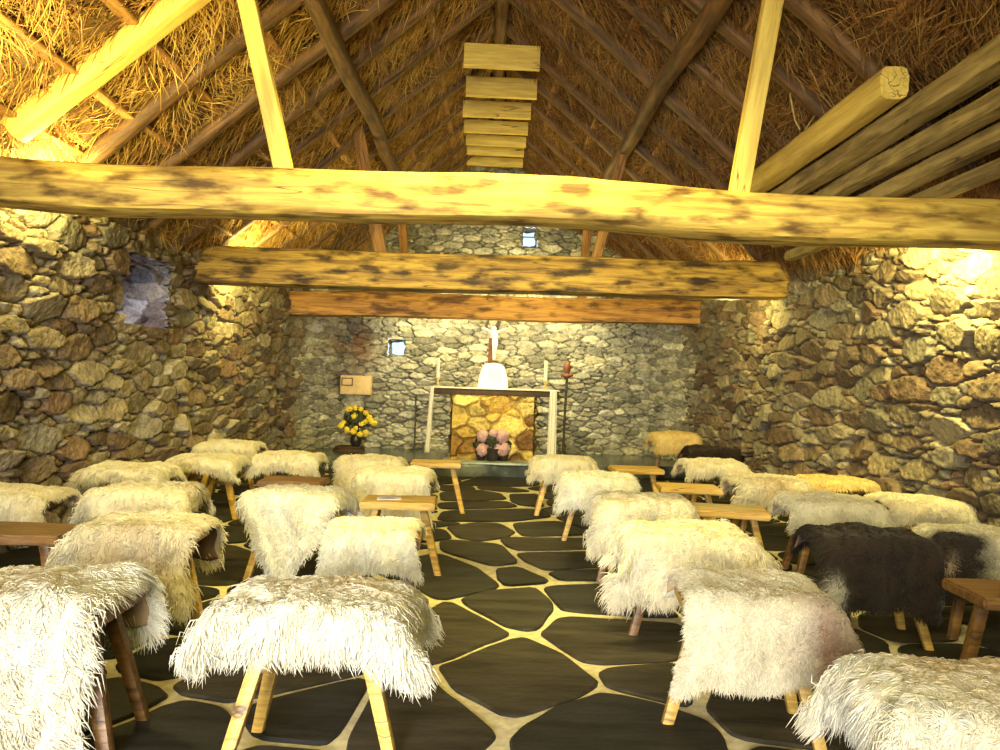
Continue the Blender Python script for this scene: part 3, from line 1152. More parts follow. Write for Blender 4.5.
# loose tendrils hanging from the right thatch
for k, pts in enumerate((((795, 40), (797, 70), (790, 95), (795, 120), (800, 130)), ((846, 40), (838, 75), (822, 105), (805, 130)), ((846, 40), (852, 60), (858, 82)))):
    d = 4.6
    mb = MB()
    P = []
    for (a, b_) in pts:
        q = at_y(a, b_, d)
        P.append(q)
    mb.tube(P, .005, 6)
    o = mb.build('dry_tendril', MAT['grey_pole'])
    tag(o, ('pale dry tendril hanging straight beside the right pale strut', 'long dry tendril slanting down to the heavy pale timber', 'short dry tendril hanging above the sawn timber end')[k], 'tendril', 'dry tendrils hanging from the thatch')

# ------------------------------------------------------------------ stools
SEAT = .43


def make_stool(name, X, Y, rz, label, mat='stool', flip=1, w=.42, d=.29, h=SEAT, seed=0, group='three-legged stools', legs=None):
    root = empty(name, (X, Y, 0), math.radians(rz))
    tag(root, label, 'stool', group)
    rn = random.Random(seed + 900)
    th = .042
    b = bmesh.new()
    bmesh.ops.create_cube(b, size=1)
    for v in b.verts:
        v.co = Vector((v.co.x * w, v.co.y * d, h - th / 2 + v.co.z * th))
    bmesh.ops.subdivide_edges(b, edges=[e for e in b.edges if abs(e.verts[0].co.x - e.verts[1].co.x) > .1], cuts=5)
    for v in b.verts:
        v.co.y += .008 * math.sin(v.co.x * 13 + seed) * (1 if v.co.y > 0 else -1)
        v.co.x += .006 * math.sin(v.co.y * 17 + seed)
    sharp = [e for e in b.edges if len(e.link_faces) == 2 and e.calc_face_angle() > .6]
    bmesh.ops.bevel(b, geom=sharp, offset=.008, segments=2, affect='EDGES')
    MB().bm(b).build('seat', MAT[mat], root)
    # two legs at one end, a single one at the other
    sp = legs or [(-flip * w * .30, -d * .26, -flip * .10, -.07), (-flip * w * .30, d * .26, -flip * .09, .07), (flip * w * .32, 0.0, flip * .10, -.02)]
    for (x, y, ox, oy) in sp:
        top = Vector((x, y, h - th))
        foot = Vector((x + ox, y + oy, 0))
        r = .022 + rn.uniform(-.001, .002)
        pts = [top.lerp(foot, t) for t in (0, .33, .66, 1)]
        me = MB().tube(pts, [r * 1.0, r * 1.05, r * .98, r * .88], 12, square=4.5, horizontal=True)
        # own local frame along X so that the grain runs down the leg
        lg = me.build('leg', MAT[mat], root)
    return root


# ------------------------------------------------------------------ sheepskins
def sheet_map(P, Q, f):
    """hide outline + drape; P, Q in [-1,1]; Q<0 hangs to the front (towards -Y)"""
    W2, F, B = f['W'] / 2, f['F'], f['B']
    sd = f['seed']
    e = .05 * vnoise(Q * 2.2, np.sign(P) * 3.0, sd, sd) + .035 * vnoise(Q * 6, np.sign(P) * 3.0, sd, sd + 1)
    wq = .84 + .16 * np.abs(Q) ** 2 + e
    tp = f.get('taper', 0)
    if tp:
        q = np.clip((-Q - .2) / .8, 0, 1)
        wq = wq * (1 - tp * q ** 1.15)
    tb = f.get('taperb', 0)
    if tb:
        q = np.clip((Q - .1) / .9, 0, 1)
        wq = wq * (1 - tb * q ** 1.6)
    u = P * W2 * wq + f.get('ox', 0)
    e2 = .06 * vnoise(P * 2.4, np.sign(Q) * 3.0, sd + .5, sd + 2) + .04 * vnoise(P * 7, np.sign(Q) * 3.0, sd + .5, sd + 3)
    cn = f.get('point', 0)
    vq = .90 + .10 * P ** 2 + e2 - cn * P ** 2 * (Q < 0)
    v = np.where(Q < 0, Q * F * vq, Q * B * vq) + f.get('oy', 0)
    a, b = f.get('a', .215), f.get('b', .15)
    R = f.get('R', .05)

    def bend(s, th):
        s = np.maximum(s, 0)
        am = np.minimum(s / R, th)
        rest = np.maximum(s - R * th, 0)
        return R * np.sin(am) + rest * np.cos(th), R * (1 - np.cos(am)) + rest * np.sin(th)

    thf, thb = math.radians(f.get('thf', 84)), math.radians(f.get('thb', 84))
    oy_, dy_ = bend(np.abs(v) - b, np.where(v < 0, thf, thb))
    y = np.sign(v) * (np.minimum(np.abs(v), b) + oy_)
    thl, thr = math.radians(f.get('thl', 40)), math.radians(f.get('thr', 40))
    # past the seat ends the skin droops; where it already hangs it only folds back a little
    hang = np.clip(dy_ / .12, 0, 1)
    ox_, dx_ = bend(np.abs(u) - a, np.where(u < 0, thl, thr))
    un = np.minimum(np.abs(u), a) + ox_
    xs = np.sign(u) * (un * (1 - hang) + np.abs(u) * hang * f.get('keep', .96))
    drop = dy_ + dx_ * (1 - .75 * hang)
    # folds in the hanging part
    amp = f.get('fold', .018)
    wv = amp * hang * (np.sin(u * 17 + sd) + .6 * np.sin(u * 31 + sd * 2))
    back = f.get('wrap', .35)
    y = y + np.sign(v) * wv - np.sign(v) * hang * back * np.maximum(np.abs(u) - a, 0)
    z = f.get('h', SEAT) + .012 - drop + .010 * fbm(u * 7, v * 7, 1.0, sd + 6, 2)
    z = z + f.get('puff', .02) * (1 - hang) * (1 - np.clip(np.abs(u) / (a + .12), 0, 1) ** 2)
    z = np.maximum(z, .02)
    return np.stack([xs, y, z], -1)


def make_fleece(name, stool_X, stool_Y, rz, label, f, group='sheepskins over the stools'):
    rng = np.random.default_rng(1000 + f['seed'])
    n = 44
    g = np.linspace(-1, 1, n)
    Pg, Qg = np.meshgrid(g, g, indexing='ij')
    eps = .02

    def pos(p, q):
        return sheet_map(p, q, f)

    def frame(p, q):
        pu = pos(p + eps, q) - pos(p - eps, q)
        pv = pos(p, q + eps) - pos(p, q - eps)
        pu /= np.linalg.norm(pu, axis=-1, keepdims=True) + 1e-9
        pv /= np.linalg.norm(pv, axis=-1, keepdims=True) + 1e-9
        nn = np.cross(pu, pv)
        nn /= np.linalg.norm(nn, axis=-1, keepdims=True) + 1e-9
        return pu, pv, nn

    p_, q_ = Pg.ravel(), Qg.ravel()
    base = pos(p_, q_)
    _, _, nn = frame(p_, q_)
    th = f.get('pile', .045)
    edge = np.maximum(np.abs(p_), np.abs(q_))
    prof = np.clip((1 - edge) / .12, 0, 1) ** .5
    topv = base + nn * (th * .45 * prof * (1 + .35 * fbm(p_ * 9, q_ * 9, 2.0, f['seed'], 2)) + .004)[:, None]
    botv = base - nn * .004
    i, j = np.meshgrid(np.arange(n - 1), np.arange(n - 1), indexing='ij')
    i, j = i.ravel(), j.ravel()
    Ft = np.stack([i * n + j, (i + 1) * n + j, (i + 1) * n + j + 1, i * n + j + 1], 1)
    ring = np.concatenate([np.arange(n) * n, (n - 1) * n + np.arange(1, n), (np.arange(n - 2, -1, -1)) * n + n - 1, np.arange(n - 2, 0, -1)])
    r2 = np.roll(ring, -1)

    def colour(p, q, k=1.0):
        c0, c1 = np.array(f.get('c0', (.80, .73, .56))), np.array(f.get('c1', (.62, .50, .30)))
        w = np.clip(.35 + .5 * fbm(p * 2.6, q * 2.6, 3.0, f['seed'] + 20, 3), 0, 1)
        c = c0[None] * (1 - w * .55)[:, None] + c1[None] * (w * .55)[:, None]
        for (bp, bq, br, bc, bs) in f.get('patch', ()):
            d = np.clip(bs * np.exp(-(((p - bp) / br) ** 2 + ((q - bq) / br) ** 2)) * (1 + .5 * fbm(p * 7, q * 7, 1, 3, 2)), 0, 1)[:, None]
            c = c * (1 - d) + np.array(bc)[None] * d
        return c * 1.06

    # locks of wool
    m = int(f.get('locks', 2500) * 4.5)
    p, q = rng.uniform(-1, 1, m), rng.uniform(-1, 1, m)
    ne = m // 7
    sel = rng.integers(0, 4, ne)
    ev = 1 - rng.uniform(0, .05, ne)
    p[:ne] = np.where(sel == 0, ev, np.where(sel == 1, -ev, p[:ne]))
    q[:ne] = np.where(sel == 2, ev, np.where(sel == 3, -ev, q[:ne]))
    b0 = pos(p, q)
    pu, pv, nn2 = frame(p, q)
    e_ = np.maximum(np.abs(p), np.abs(q))
    pr = np.clip((1 - e_) / .12, 0, 1) ** .5
    b0 = b0 + nn2 * (th * .45 * pr * (1 + .35 * fbm(p * 9, q * 9, 2.0, f['seed'], 2)))[:, None]
    inner = 1 - np.clip((e_ - .55) / .4, 0, 1)
    clump = (1.0 + 1.6 * inner) * fbm(p * 7, q * 7, 7.0, f['seed'] + 40, 2)
    ang = np.arctan2(q * 1.15, p * .7) + clump + rng.normal(0, 1, m) * (f.get('mess', .5) + .5 * inner)
    d = pu * np.cos(ang)[:, None] + pv * np.sin(ang)[:, None]
    stand = (.45 + .55 * inner) * f.get('stand', .55) * rng.uniform(.5, 1.4, m)
    d = d + nn2 * stand[:, None]
    d = d / np.linalg.norm(d, axis=1)[:, None]
    ln = f.get('len', .05) * (1 - .35 * inner) * rng.uniform(.6, 1.35, m)
    rad = f.get('rad', .007) * .5 * rng.uniform(.7, 1.3, m)
    sv = np.cross(d, nn2)
    sv /= np.linalg.norm(sv, axis=1)[:, None] + 1e-9
    uv = np.cross(sv, d)
    curl = rng.normal(0, .35, m)
    K = 3
    V = np.zeros((m, K, 3, 3))
    for k in range(K):
        t = k / (K - 1)
        c = b0 + d * (ln * t)[:, None] + sv * (curl * ln * math.sin(t * 2.2))[:, None] - uv * (.25 * ln * t * t)[:, None]
        c[:, 2] -= .28 * ln * t * t
        w = (1.0, .85, .12)[k]
        for jj in range(3):
            a = 2 * PI * jj / 3
            V[:, k, jj] = c + (sv * math.cos(a) + uv * math.sin(a) * .8) * (rad * w)[:, None]
    V[..., 2] = np.maximum(V[..., 2], .004)
    fs = []
    for k in range(K - 1):
        for jj in range(3):
            j2 = (jj + 1) % 3
            fs.append([k * 3 + jj, k * 3 + j2, (k + 1) * 3 + j2, (k + 1) * 3 + jj])
    Fl = (np.arange(m)[:, None, None] * (K * 3) + np.array(fs)[None]).reshape(-1, 4)
    cl = colour(p, q) * rng.uniform(.84, 1.12, (m, 1))
    nb = len(topv)
    verts = np.concatenate([topv, V.reshape(-1, 3)])
    cols = np.concatenate([colour(p_, q_) * .95, np.repeat(cl, K * 3, 0)])
    root = link(name, npmesh(name, verts, [Ft, Fl + nb], MAT['wool'], np.clip(cols, 0, .96)))
    root.location = (stool_X, stool_Y, 0)
    root.rotation_euler = (0, 0, math.radians(rz))
    tag(root, label, 'sheepskin', group)
    # leather underside with its cut edge
    under = base - nn * .006
    hv = np.concatenate([base + nn * .003, under])
    Fh = np.concatenate([Ft + n * n][0:1])[:, ::-1]
    Fe = np.stack([ring, ring + n * n, r2 + n * n, r2], 1)
    hide = link('hide', npmesh('hide', hv, [Fh, Fe], MAT[f.get('hide', 'hide')]), root)
    hide['label'] = 'bare leather underside'
    return root


CREAM = dict(c0=(.88, .83, .67), c1=(.74, .62, .40))
WHITE = dict(c0=(.90, .88, .78), c1=(.80, .72, .54))
GOLD = dict(c0=(.88, .70, .32), c1=(.72, .50, .18))
DARK = dict(c0=(.020, .012, .009), c1=(.05, .025, .014), hide='hide_dark')
SHAG = dict(len=.055, rad=.008, stand=.4, mess=.5, pile=.055)
SHORT = dict(len=.034, rad=.0048, stand=.9, mess=.9, pile=.040)


def F(**k):
    d = dict(W=.68, F=.36, B=.30, seed=1, locks=2500, len=.038)
    for s in k.pop('of', ()):
        d.update(s)
    d.update(k)
    return d


RUST = (.30, .13, .07)
# each row: X, Y, turn, stool look, flip, stool label, (skin label, skin) or None
SEATS = [
    # ---- left of the aisle
    (-1.30, 2.40, 3, 'stool_dark', -1, 'stool in the near left corner, mostly hidden by its big white skin',
     ('big white sheepskin in the near left corner, hanging almost to the floor', F(of=(WHITE, SHAG), W=.68, F=.64, B=.34, ox=-.12, seed=1, rad=.006, patch=((0, .1, .5, (.70, .56, .30), .5),), locks=10000, taper=.12, len=.06, thr=60))),  # tan patch puts warm lamplight on the top into the wool colour
    (-.49, 2.34, -2, 'stool', 1, 'stool with three pale legs at the front of the left rows',
     ('shaggy white sheepskin with ragged edges over the front stool left of the aisle', F(of=(WHITE, SHAG), W=.66, F=.25, B=.28, seed=2, rad=.006, locks=10000, patch=((.1, .35, .5, (.66, .50, .24), .5),), thr=45, thl=45))),  # tan patch is yellow lamplight on the skin's top, painted in
    (-1.45, 3.42, 2, 'stool', 1, 'stool behind the big white skin, its right leg showing against dark hide',
     ('long cream sheepskin behind the big white one, its dark underside open at the right', F(of=(CREAM,), W=.62, F=.46, B=.36, ox=-.06, seed=3, locks=4500, len=.045, hide='hide_dark', patch=((.2, -.8, .45, (.45, .26, .12), .6),)))),
    (-1.98, 3.40, 0, 'stool_dark', -1, 'bare dark brown stool cut by the left picture edge', None),
    (-1.06, 4.42, -4, 'stool', 1, 'stool under the heart-shaped white skin',
     ('white curly sheepskin narrowing to a point at the bottom, left of the small smooth skin', F(of=(WHITE,), W=.64, F=.60, B=.28, seed=5, locks=4500, taper=.85, len=.034, rad=.008, stand=.8, thl=70, thr=55))),
    (-.50, 3.50, 3, 'stool_dark', -1, 'stool under the small smooth white skin beside the aisle',
     ('small smooth white sheepskin with square cut end and leg flap at left', F(of=(WHITE, SHORT), W=.43, F=.32, B=.22, seed=6, locks=6000, len=.025, thl=75, thr=60, a=.17, puff=.01))),
    (-.50, 4.52, 2, 'stool', 1, 'bare pale stool left of the aisle with a leaflet on its seat', None),
    (-.65, 5.50, 0, 'stool', 1, 'stool behind the bare stool with the leaflet, under a yellow skin',
     ('yellow lit sheepskin right behind the bare stool with the leaflet', F(of=(CREAM,), W=.58, F=.46, B=.22, seed=8, locks=3000, thl=70, thr=70, len=.035))),
    (-.93, 6.25, 2, 'stool', 1, 'stool in the third row from the altar, left of the aisle, under a woolly skin',
     ('woolly yellow sheepskin below the yellow flowers, hanging behind the smoother yellow one', F(of=(CREAM,), W=.56, F=.50, B=.24, seed=9, locks=3000, thl=75, thr=65, len=.04, stand=.9))),
    (-.43, 6.62, 0, 'stool', 1, 'bare stool nearest the altar step, left of the aisle', None),
    (-1.29, 5.25, -2, 'stool_dark', -1, 'bare dark-topped stool behind the heart-shaped white skin', None),
    (-1.63, 6.45, 1, 'stool', 1, 'stool behind the bare dark-topped stool, under a flat skin',
     ('flat pale sheepskin behind the bare dark-topped stool', F(of=(CREAM,), W=.56, F=.28, B=.24, seed=12, locks=2000, len=.035))),
    (-2.28, 6.95, 3, 'stool', 1, 'stool by the left wall in the back row, hidden by its skin',
     ('yellow sheepskin on the farthest stool by the left wall', F(of=(CREAM,), W=.58, F=.26, B=.24, seed=13, locks=1800, len=.035, h=.46))),
    (-2.16, 6.08, -3, 'stool', 1, 'stool second from the back by the left wall, right leg showing',
     ('cream sheepskin over the stool with the tall orange leg by the left wall', F(of=(CREAM,), W=.60, F=.26, B=.24, seed=14, locks=2200, thr=55, len=.035))),
    (-2.40, 5.28, 0, 'stool', 1, 'stool against the left wall, third from the back, hidden by its skin',
     ('yellow sheepskin lying against the left wall behind two paler ones', F(of=(CREAM,), W=.62, F=.24, B=.26, seed=15, locks=2400, len=.04))),
    (-1.89, 4.37, 2, 'stool_dark', 1, 'stool in the middle of the left rows under a broad cream skin',
     ('broad cream sheepskin behind the long one, smooth front and curled right edge', F(of=(CREAM,), W=.66, F=.32, B=.26, seed=16, locks=3000, len=.035, thr=60))),
    (-2.50, 4.15, 0, 'stool_dark', 1, 'stool against the left wall behind the bare dark stool',
     ('trim cream sheepskin at the left picture edge behind the bare dark stool', F(of=(CREAM, SHORT), W=.56, F=.30, B=.24, seed=17, locks=3500, len=.03))),
    # ---- right of the aisle
    (.87, 2.62, -7, 'stool', -1, 'stool at the front right of the aisle under the big dense skin',
     ('big dense cream sheepskin with a red-brown patch, front right of the aisle', F(of=(CREAM, SHORT), W=.60, F=.44, B=.24, seed=21, locks=11000, len=.024, thl=75, thr=55, thf=80, patch=((.75, -.75, .42, RUST, .8),), ox=.055))),
    (.92, 3.55, -3, 'stool_dark', -1, 'second stool right of the aisle under the shaggy skin',
     ('shaggy cream sheepskin behind the big dense one, spilling into the aisle', F(of=(CREAM, SHAG), W=.70, F=.40, B=.28, seed=22, locks=6500, len=.06, thl=70, thr=35, rad=.007, taper=-.05))),
    (.90, 4.50, -3, 'stool_dark', -1, 'third stool right of the aisle, fully covered by its skin',
     ('thick cream sheepskin third from the front along the right of the aisle', F(of=(CREAM, SHAG), W=.62, F=.40, B=.26, seed=23, locks=5000, len=.05, thl=72, thr=50, rad=.007))),
    (.80, 5.60, -3, 'stool', -1, 'fourth stool right of the aisle with two legs showing at left',
     ('pale cream sheepskin fourth from the front along the right of the aisle', F(of=(WHITE,), W=.58, F=.34, B=.26, seed=24, locks=3500, len=.045, thl=70, thr=55))),
    (.66, 6.75, -2, 'stool', 1, 'farthest stool right of the aisle, its leg in front of the step',
     ('yellow sheepskin farthest along the right of the aisle, its flap hanging at the left', F(of=(CREAM,), W=.62, F=.30, B=.26, seed=25, locks=2500, len=.04, thl=70, thr=45))),
    (1.26, 6.60, 2, 'stool', 1, 'bare stool farthest right of the aisle near the altar step', None),
    (1.42, 5.50, -5, 'stool', 1, 'bare yellowish stool between two other bare stools, right of the aisle', None),
    (1.42, 4.55, -10, 'stool', 1, 'bare yellowish stool beside the thick cream skins, right of the aisle', None),
    (2.18, 9.1, -5, 'stool_dark', -1, 'stool alone in the far right corner under a golden skin',
     ('golden sheepskin on the lone stool in the far right corner', F(of=(GOLD,), W=.66, F=.36, B=.26, seed=29, locks=1800, len=.04, thl=65, thr=50, taper=.3, h=.53)), .52),
    (2.42, 8.35, 0, 'stool_dark', 1, 'stool by the far right wall under a blackish brown skin',
     ('blackish brown sheepskin by the far right wall beside the golden one', F(of=(DARK,), W=.66, F=.34, B=.24, seed=30, locks=1600, len=.04))),
    (1.98, 6.85, 0, 'stool_dark', 1, 'stool in the right rows below the blackish skin',
     ('pale sheepskin with a curled dark left front edge, in front of the blackish one', F(of=(CREAM,), W=.58, F=.26, B=.26, seed=31, locks=2200, len=.038))),
    (2.06, 5.72, -4, 'stool_dark', 1, 'stool in the right rows with one red-brown leg showing',
     ('curly cream sheepskin beside the bare yellowish stools, tan along its front', F(of=(CREAM,), W=.56, F=.34, B=.26, seed=32, locks=2600, len=.045, stand=.9, patch=((.1, -.6, .5, (.55, .40, .20), .6),)))),
    (2.60, 5.78, -3, 'stool_dark', 1, 'stool against the right wall, third from the back',
     ('flat golden sheepskin against the right wall, pointed at its right end', F(of=(GOLD,), W=.58, F=.22, B=.24, seed=33, locks=2000, len=.035))),
    (2.10, 4.75, -3, 'stool_dark', 1, 'stool in the right rows just behind the dark brown skin',
     ('cream sheepskin right behind the dark brown one', F(of=(CREAM,), W=.60, F=.28, B=.24, seed=34, locks=3000, len=.038))),
    (2.70, 4.85, -4, 'stool_dark', 1, 'stool against the right wall near the picture edge',
     ('smooth cream sheepskin against the right wall near the picture edge', F(of=(CREAM, SHORT), W=.54, F=.28, B=.24, seed=35, locks=3500, len=.03))),
    (1.78, 3.62, -8, 'stool', -1, 'stool with a dark brown skin, one pale leg at its left',
     ('dark brown sheepskin draped over the stool right of the shaggy cream one', F(of=(DARK,), W=.60, F=.46, B=.26, seed=36, locks=4000, len=.035, rad=.006, thl=60, thr=60, taper=.15, patch=((-.85, -.85, .12, (.6, .58, .52), 1.5),)))),
    (2.42, 3.72, -6, 'stool_dark', 1, 'stool at the right picture edge under a black and white skin',
     ('white sheepskin with a black flank at the right picture edge', F(of=(WHITE, SHORT), W=.66, F=.42, B=.24, seed=37, c0=(.90, .84, .66), locks=6500, len=.03, rad=.005, thl=65, patch=((-.85, -.5, .42, (.03, .02, .017), 2.2), (-.85, -1.0, .35, (.03, .02, .017), 2.0), (-.95, -.62, .09, (.5, .38, .26), 1.0), (.8, -.8, .4, (.42, .24, .15), .5))))),
    (1.96, 2.82, -4, 'stool_dark', -1, 'bare dark brown stool at the right picture edge', None),
    (1.14, 1.74, -9, 'stool_dark', -1, 'stool in the near right corner, mostly below the picture',
     ('white shaggy sheepskin in the near right corner', F(of=(WHITE, SHAG), W=.66, F=.42, B=.24, seed=39, rad=.005, locks=14000, len=.055, thl=65, patch=((0, .4, .6, (.62, .46, .22), .6),)))),
]
for k, row in enumerate(SEATS):
    X, Y, rz, mat, flip, lab, skin = row[:7]
    hh = row[7] if len(row) > 7 else SEAT
    make_stool('stool', X, Y, rz, lab, mat, flip, seed=k, h=hh)
    if skin:
        make_fleece('sheepskin', X, Y, rz, skin[0], skin[1])

# leaflet on the bare stool
lf = empty('leaflet', (-.56, 4.52, SEAT + .001), math.radians(8))
tag(lf, 'small printed leaflet lying on the bare pale stool', 'leaflet')
MB().box((-.07, -.05, 0), (.07, .05, .003)).build('sheet', MAT['paper'], lf, smooth=False)
mb = MB()
for r_ in range(3):
    mb.box((-.055 + .01 * r_, -.035 + r_ * .024, .003), (.05 - .012 * r_, -.021 + r_ * .024, .0036))
mb.build('print', MAT['print'], lf, smooth=False)

# ------------------------------------------------------------------ altar and its things
ST = .14
# step
b = bmesh.new()
y_f = at_z(490, 477, 0).y
nx_ = 60
V, FF = [], []
for i in range(nx_ + 1):
    x = -2.45 + 4.95 * i / nx_
    yf = y_f + .05 * math.sin(x * 3.1) + .03 * math.sin(x * 7.7 + 1) + .35 * max(0, abs(x - .05) - .75) ** .5
    V += [(x, yf + .02, -.005), (x, yf, ST - .02), (x, yf + .02, ST), (x, 10.95, ST)]
for i in range(nx_):
    for j in range(3):
        FF.append((i * 4 + j, (i + 1) * 4 + j, (i + 1) * 4 + j + 1, i * 4 + j + 1))
m_step, nt, bs = newmat('wet_slate_step')
tc = N(nt, 'ShaderNodeTexCoord')
no = N(nt, 'ShaderNodeTexNoise')
no.inputs['Scale'].default_value = 3.5
no.inputs['Detail'].default_value = 6
nt.links.new(tc.outputs['Object'], no.inputs['Vector'])
rp = ramp(nt, [(.35, (.03, .035, .032)), (.55, (.09, .105, .10)), (.72, (.24, .27, .25))])
nt.links.new(no.outputs['Fac'], rp.inputs['Fac'])
nt.links.new(rp.outputs['Color'], bs.inputs['Base Color'])
bs.inputs['Roughness'].default_value = .2
o = MB().add(V, FF).build('altar_step', m_step)
o['kind'] = 'structure'

AY = 9.9
altar = empty('altar', (.03, AY, ST))
tag(altar, 'stone altar of yellow lit masonry with a dark slab top', 'altar')
pl = at_y(452, 430, 9.65).x - .03
pr_ = at_y(533, 430, 9.65).x - .03
hz = .80
quad = lambda a, b_, c, d: stone_patch('', [a, b_, c, d], 110, 100, 71, .045, .12, .075, PALETTE_YELLOW, gap=.045)
parts = [quad((pl, -.25, 0), (pr_, -.25, 0), (pr_, -.25, hz), (pl, -.25, hz)),
         stone_patch('', [(pl, .25, 0), (pl, -.25, 0), (pl, -.25, hz), (pl, .25, hz)], 40, 50, 72, .05, .11, .03, PALETTE_YELLOW),
         stone_patch('', [(pr_, -.25, 0), (pr_, .25, 0), (pr_, .25, hz), (pr_, -.25, hz)], 40, 50, 73, .05, .11, .03, PALETTE_YELLOW),
         stone_patch('', [(pr_, .25, 0), (pl, .25, 0), (pl, .25, hz), (pr_, .25, hz)], 30, 30, 74, .05, .11, .02, PALETTE_YELLOW)]
V_, F_, C_ = merge(parts)
link('masonry_base', npmesh('masonry_base', V_, F_, MAT['stone'], C_), altar)
sx0, sx1 = at_y(431, 384, 9.6).x - .03, at_y(559, 387, 9.6).x - .03
MB().box((sx0, -.33, hz), (sx1, .33, hz + .075), .012).build('slab', MAT['stump'], altar)
ztop = ST + hz + .075
# cloth: a runner over the slab with both ends hanging
ac = empty('altar_cloth', (.03, AY, ztop))
tag(ac, 'white linen altar cloth hanging down both ends of the altar', 'cloth')


def cloth_end(x, ymid, wid, zlen, lean, seed, fold):
    V, FF = [], []
    nu_, nv_ = 22, 26
    for j in range(nv_ + 1):
        t = j / nv_
        for i in range(nu_ + 1):
            u = i / nu_ - .5
            V.append((x + lean * t + u * wid * (1 + .3 * t), ymid + fold * math.sin(u * 14 + seed) * min(1, t * 3 + .2) - .05 * t, -zlen * t + .012))
    for j in range(nv_):
        for i in range(nu_):
            a = j * (nu_ + 1) + i
            FF.append((a, a + 1, a + nu_ + 2, a + nu_ + 1))
    return V, FF


mb = MB().box((sx0 - .012, -.345, 0), (sx1 + .012, .30, .012), .004)
mb.build('top_sheet', MAT['linen'], ac)
for x, wid, ln, lean, sd in ((sx0 + .02, .045, .80, -.035, 1), (sx1 - .07, .085, .80, -.005, 2)):
    V, FF = cloth_end(x, -.36, wid, ln, lean, sd, .018)
    o = MB().add(V, FF).build('hanging_end', MAT['linen'], ac)
    so = o.modifiers.new('thick', 'SOLIDIFY')
    so.thickness = .006

# veiled tabernacle
p = at_y(493, 384, 9.9)
zt = ztop + .013
tv = MB().lathe([(.195, 0), (.19, .03), (.175, .14), (.155, .23), (.13, .285), (.09, .31), (.03, .318)], (0, 0, 0), 48, 1, .85, 3.0)
o = tv.build('veiled_tabernacle', MAT['white'])
o.location = (p.x, 9.92, zt)
tag(o, 'white cloth-veiled tabernacle in the middle of the altar', 'tabernacle')

# crucifix rising behind and above the tabernacle
cx = empty('crucifix', (p.x, 10.12, zt))
tag(cx, 'crucifix of dark branches with a white figure above the tabernacle', 'crucifix')
pz = lambda px, py: (lambda q: (q.x - p.x, 0, q.z - zt))(at_y(px, py, 10.12))
up_pts = [pz(489.5, 384), pz(489.5, 360), pz(489.7, 338)]
MB().box((up_pts[0][0] - .028, -.02, 0), (up_pts[0][0] + .028, .02, up_pts[2][2]), .005).build('upright', MAT['redwood'], cx)
for nm, pts, rad in (('branch', [(497, 335), (497, 327), (499, 322), (499.5, 316)], [.03, .035, .03, .02]),
                     ('branch', [(493, 331), (488, 329), (486, 326), (488, 321), (487, 315)], [.016, .02, .02, .018, .012]),
                     ('branch', [(496, 331), (503, 329), (508, 326)], [.016, .014, .008])):
    P = [Vector(pz(*q)) + Vector((0, .04, 0)) for q in pts]
    MB().tube(P, rad, 8).build(nm, MAT['branch'], cx)
mb = MB()
# one continuous slim figure: legs, torso, head, with the arms stretched up and out
mb.tube([pz(493.6, 360), pz(493.8, 353), pz(494.4, 347), pz(494.8, 342), pz(494.6, 338), pz(494.6, 333), pz(494.4, 330.5), pz(494.0, 328.5), pz(493.8, 326.5)],
        [.018, .026, .034, .042, .036, .05, .024, .034, .02], 12)
mb.tube([pz(494.6, 332.5), pz(490, 331), pz(486, 329), pz(482.5, 327.5)], [.026, .018, .014, .012], 8)
mb.tube([pz(494.6, 332.5), pz(499, 331.4), pz(503, 329.6), pz(506.5, 328)], [.026, .018, .014, .012], 8)
mb.build('figure', MAT['ivory'], cx)

# candles
for px, ytop, lab in ((437.5, 358, 'white candle at the left end of the altar'), (545.5, 361, 'white candle at the right end of the altar')):
    q = at_y(px, 384, 9.85)
    top = at_y(px, ytop, 9.85)
    c = empty('candle', (q.x, 9.85, zt))
    tag(c, lab, 'candle', 'altar candles')
    H = top.z - zt
    MB().lathe([(.05, 0), (.05, .012), (.015, .02), (.014, .09), (.03, .1), (.03, .115), (.018, .118)], n=20).build('candlestick', MAT['brass'], c)
    MB().lathe([(.02, .115), (.02, H - .005), (.012, H)], n=16).build('wax', MAT['wax'], c)
    MB().tube([(0, 0, H), (.002, 0, H + .018)], .0025, 6).build('wick', MAT['iron'], c)

# staff right of the altar
q = at_y(563, 455, 10.3)
s = empty('staff', (q.x, 10.3, ST))
tag(s, 'thin dark staff with a red-brown carved head, right of the altar', 'staff')
top = at_y(564.5, 377, 10.3).z - ST
MB().lathe([(.09, 0), (.09, .015), (.03, .03), (.016, .05)], n=20).build('foot', MAT['iron'], s)
MB().tube([(0, 0, .03), (.006, 0, top * .5), (.02, 0, top)], .016, 10).build('pole', MAT['iron'], s)
mb = MB().lathe([(.02, top - .02), (.055, top), (.06, top + .02), (.03, top + .05), (.045, top + .09), (.05, top + .13), (.035, top + .19), (.01, top + .21)], (.02, 0, 0), 16)
mb.blob((.075, 0, top + .03), .03, 4, .3)
mb.blob((-.03, 0, top + .02), .025, 5, .3)
mb.build('carved_head', MAT['redwood'], s)
# thin rod left of the altar
q = at_y(414.5, 448, 10.75)
top = at_y(414, 394, 10.75).z
s = empty('rod', (q.x, 10.75, ST))
tag(s, 'thin dark rod standing against the back wall left of the altar', 'rod')
MB().lathe([(.07, 0), (.07, .01), (.02, .02), (.012, .03)], n=16).build('foot', MAT['iron'], s)
MB().tube([(0, 0, .02), (-.004, 0, top - ST)], .011, 8).build('shaft', MAT['iron'], s)

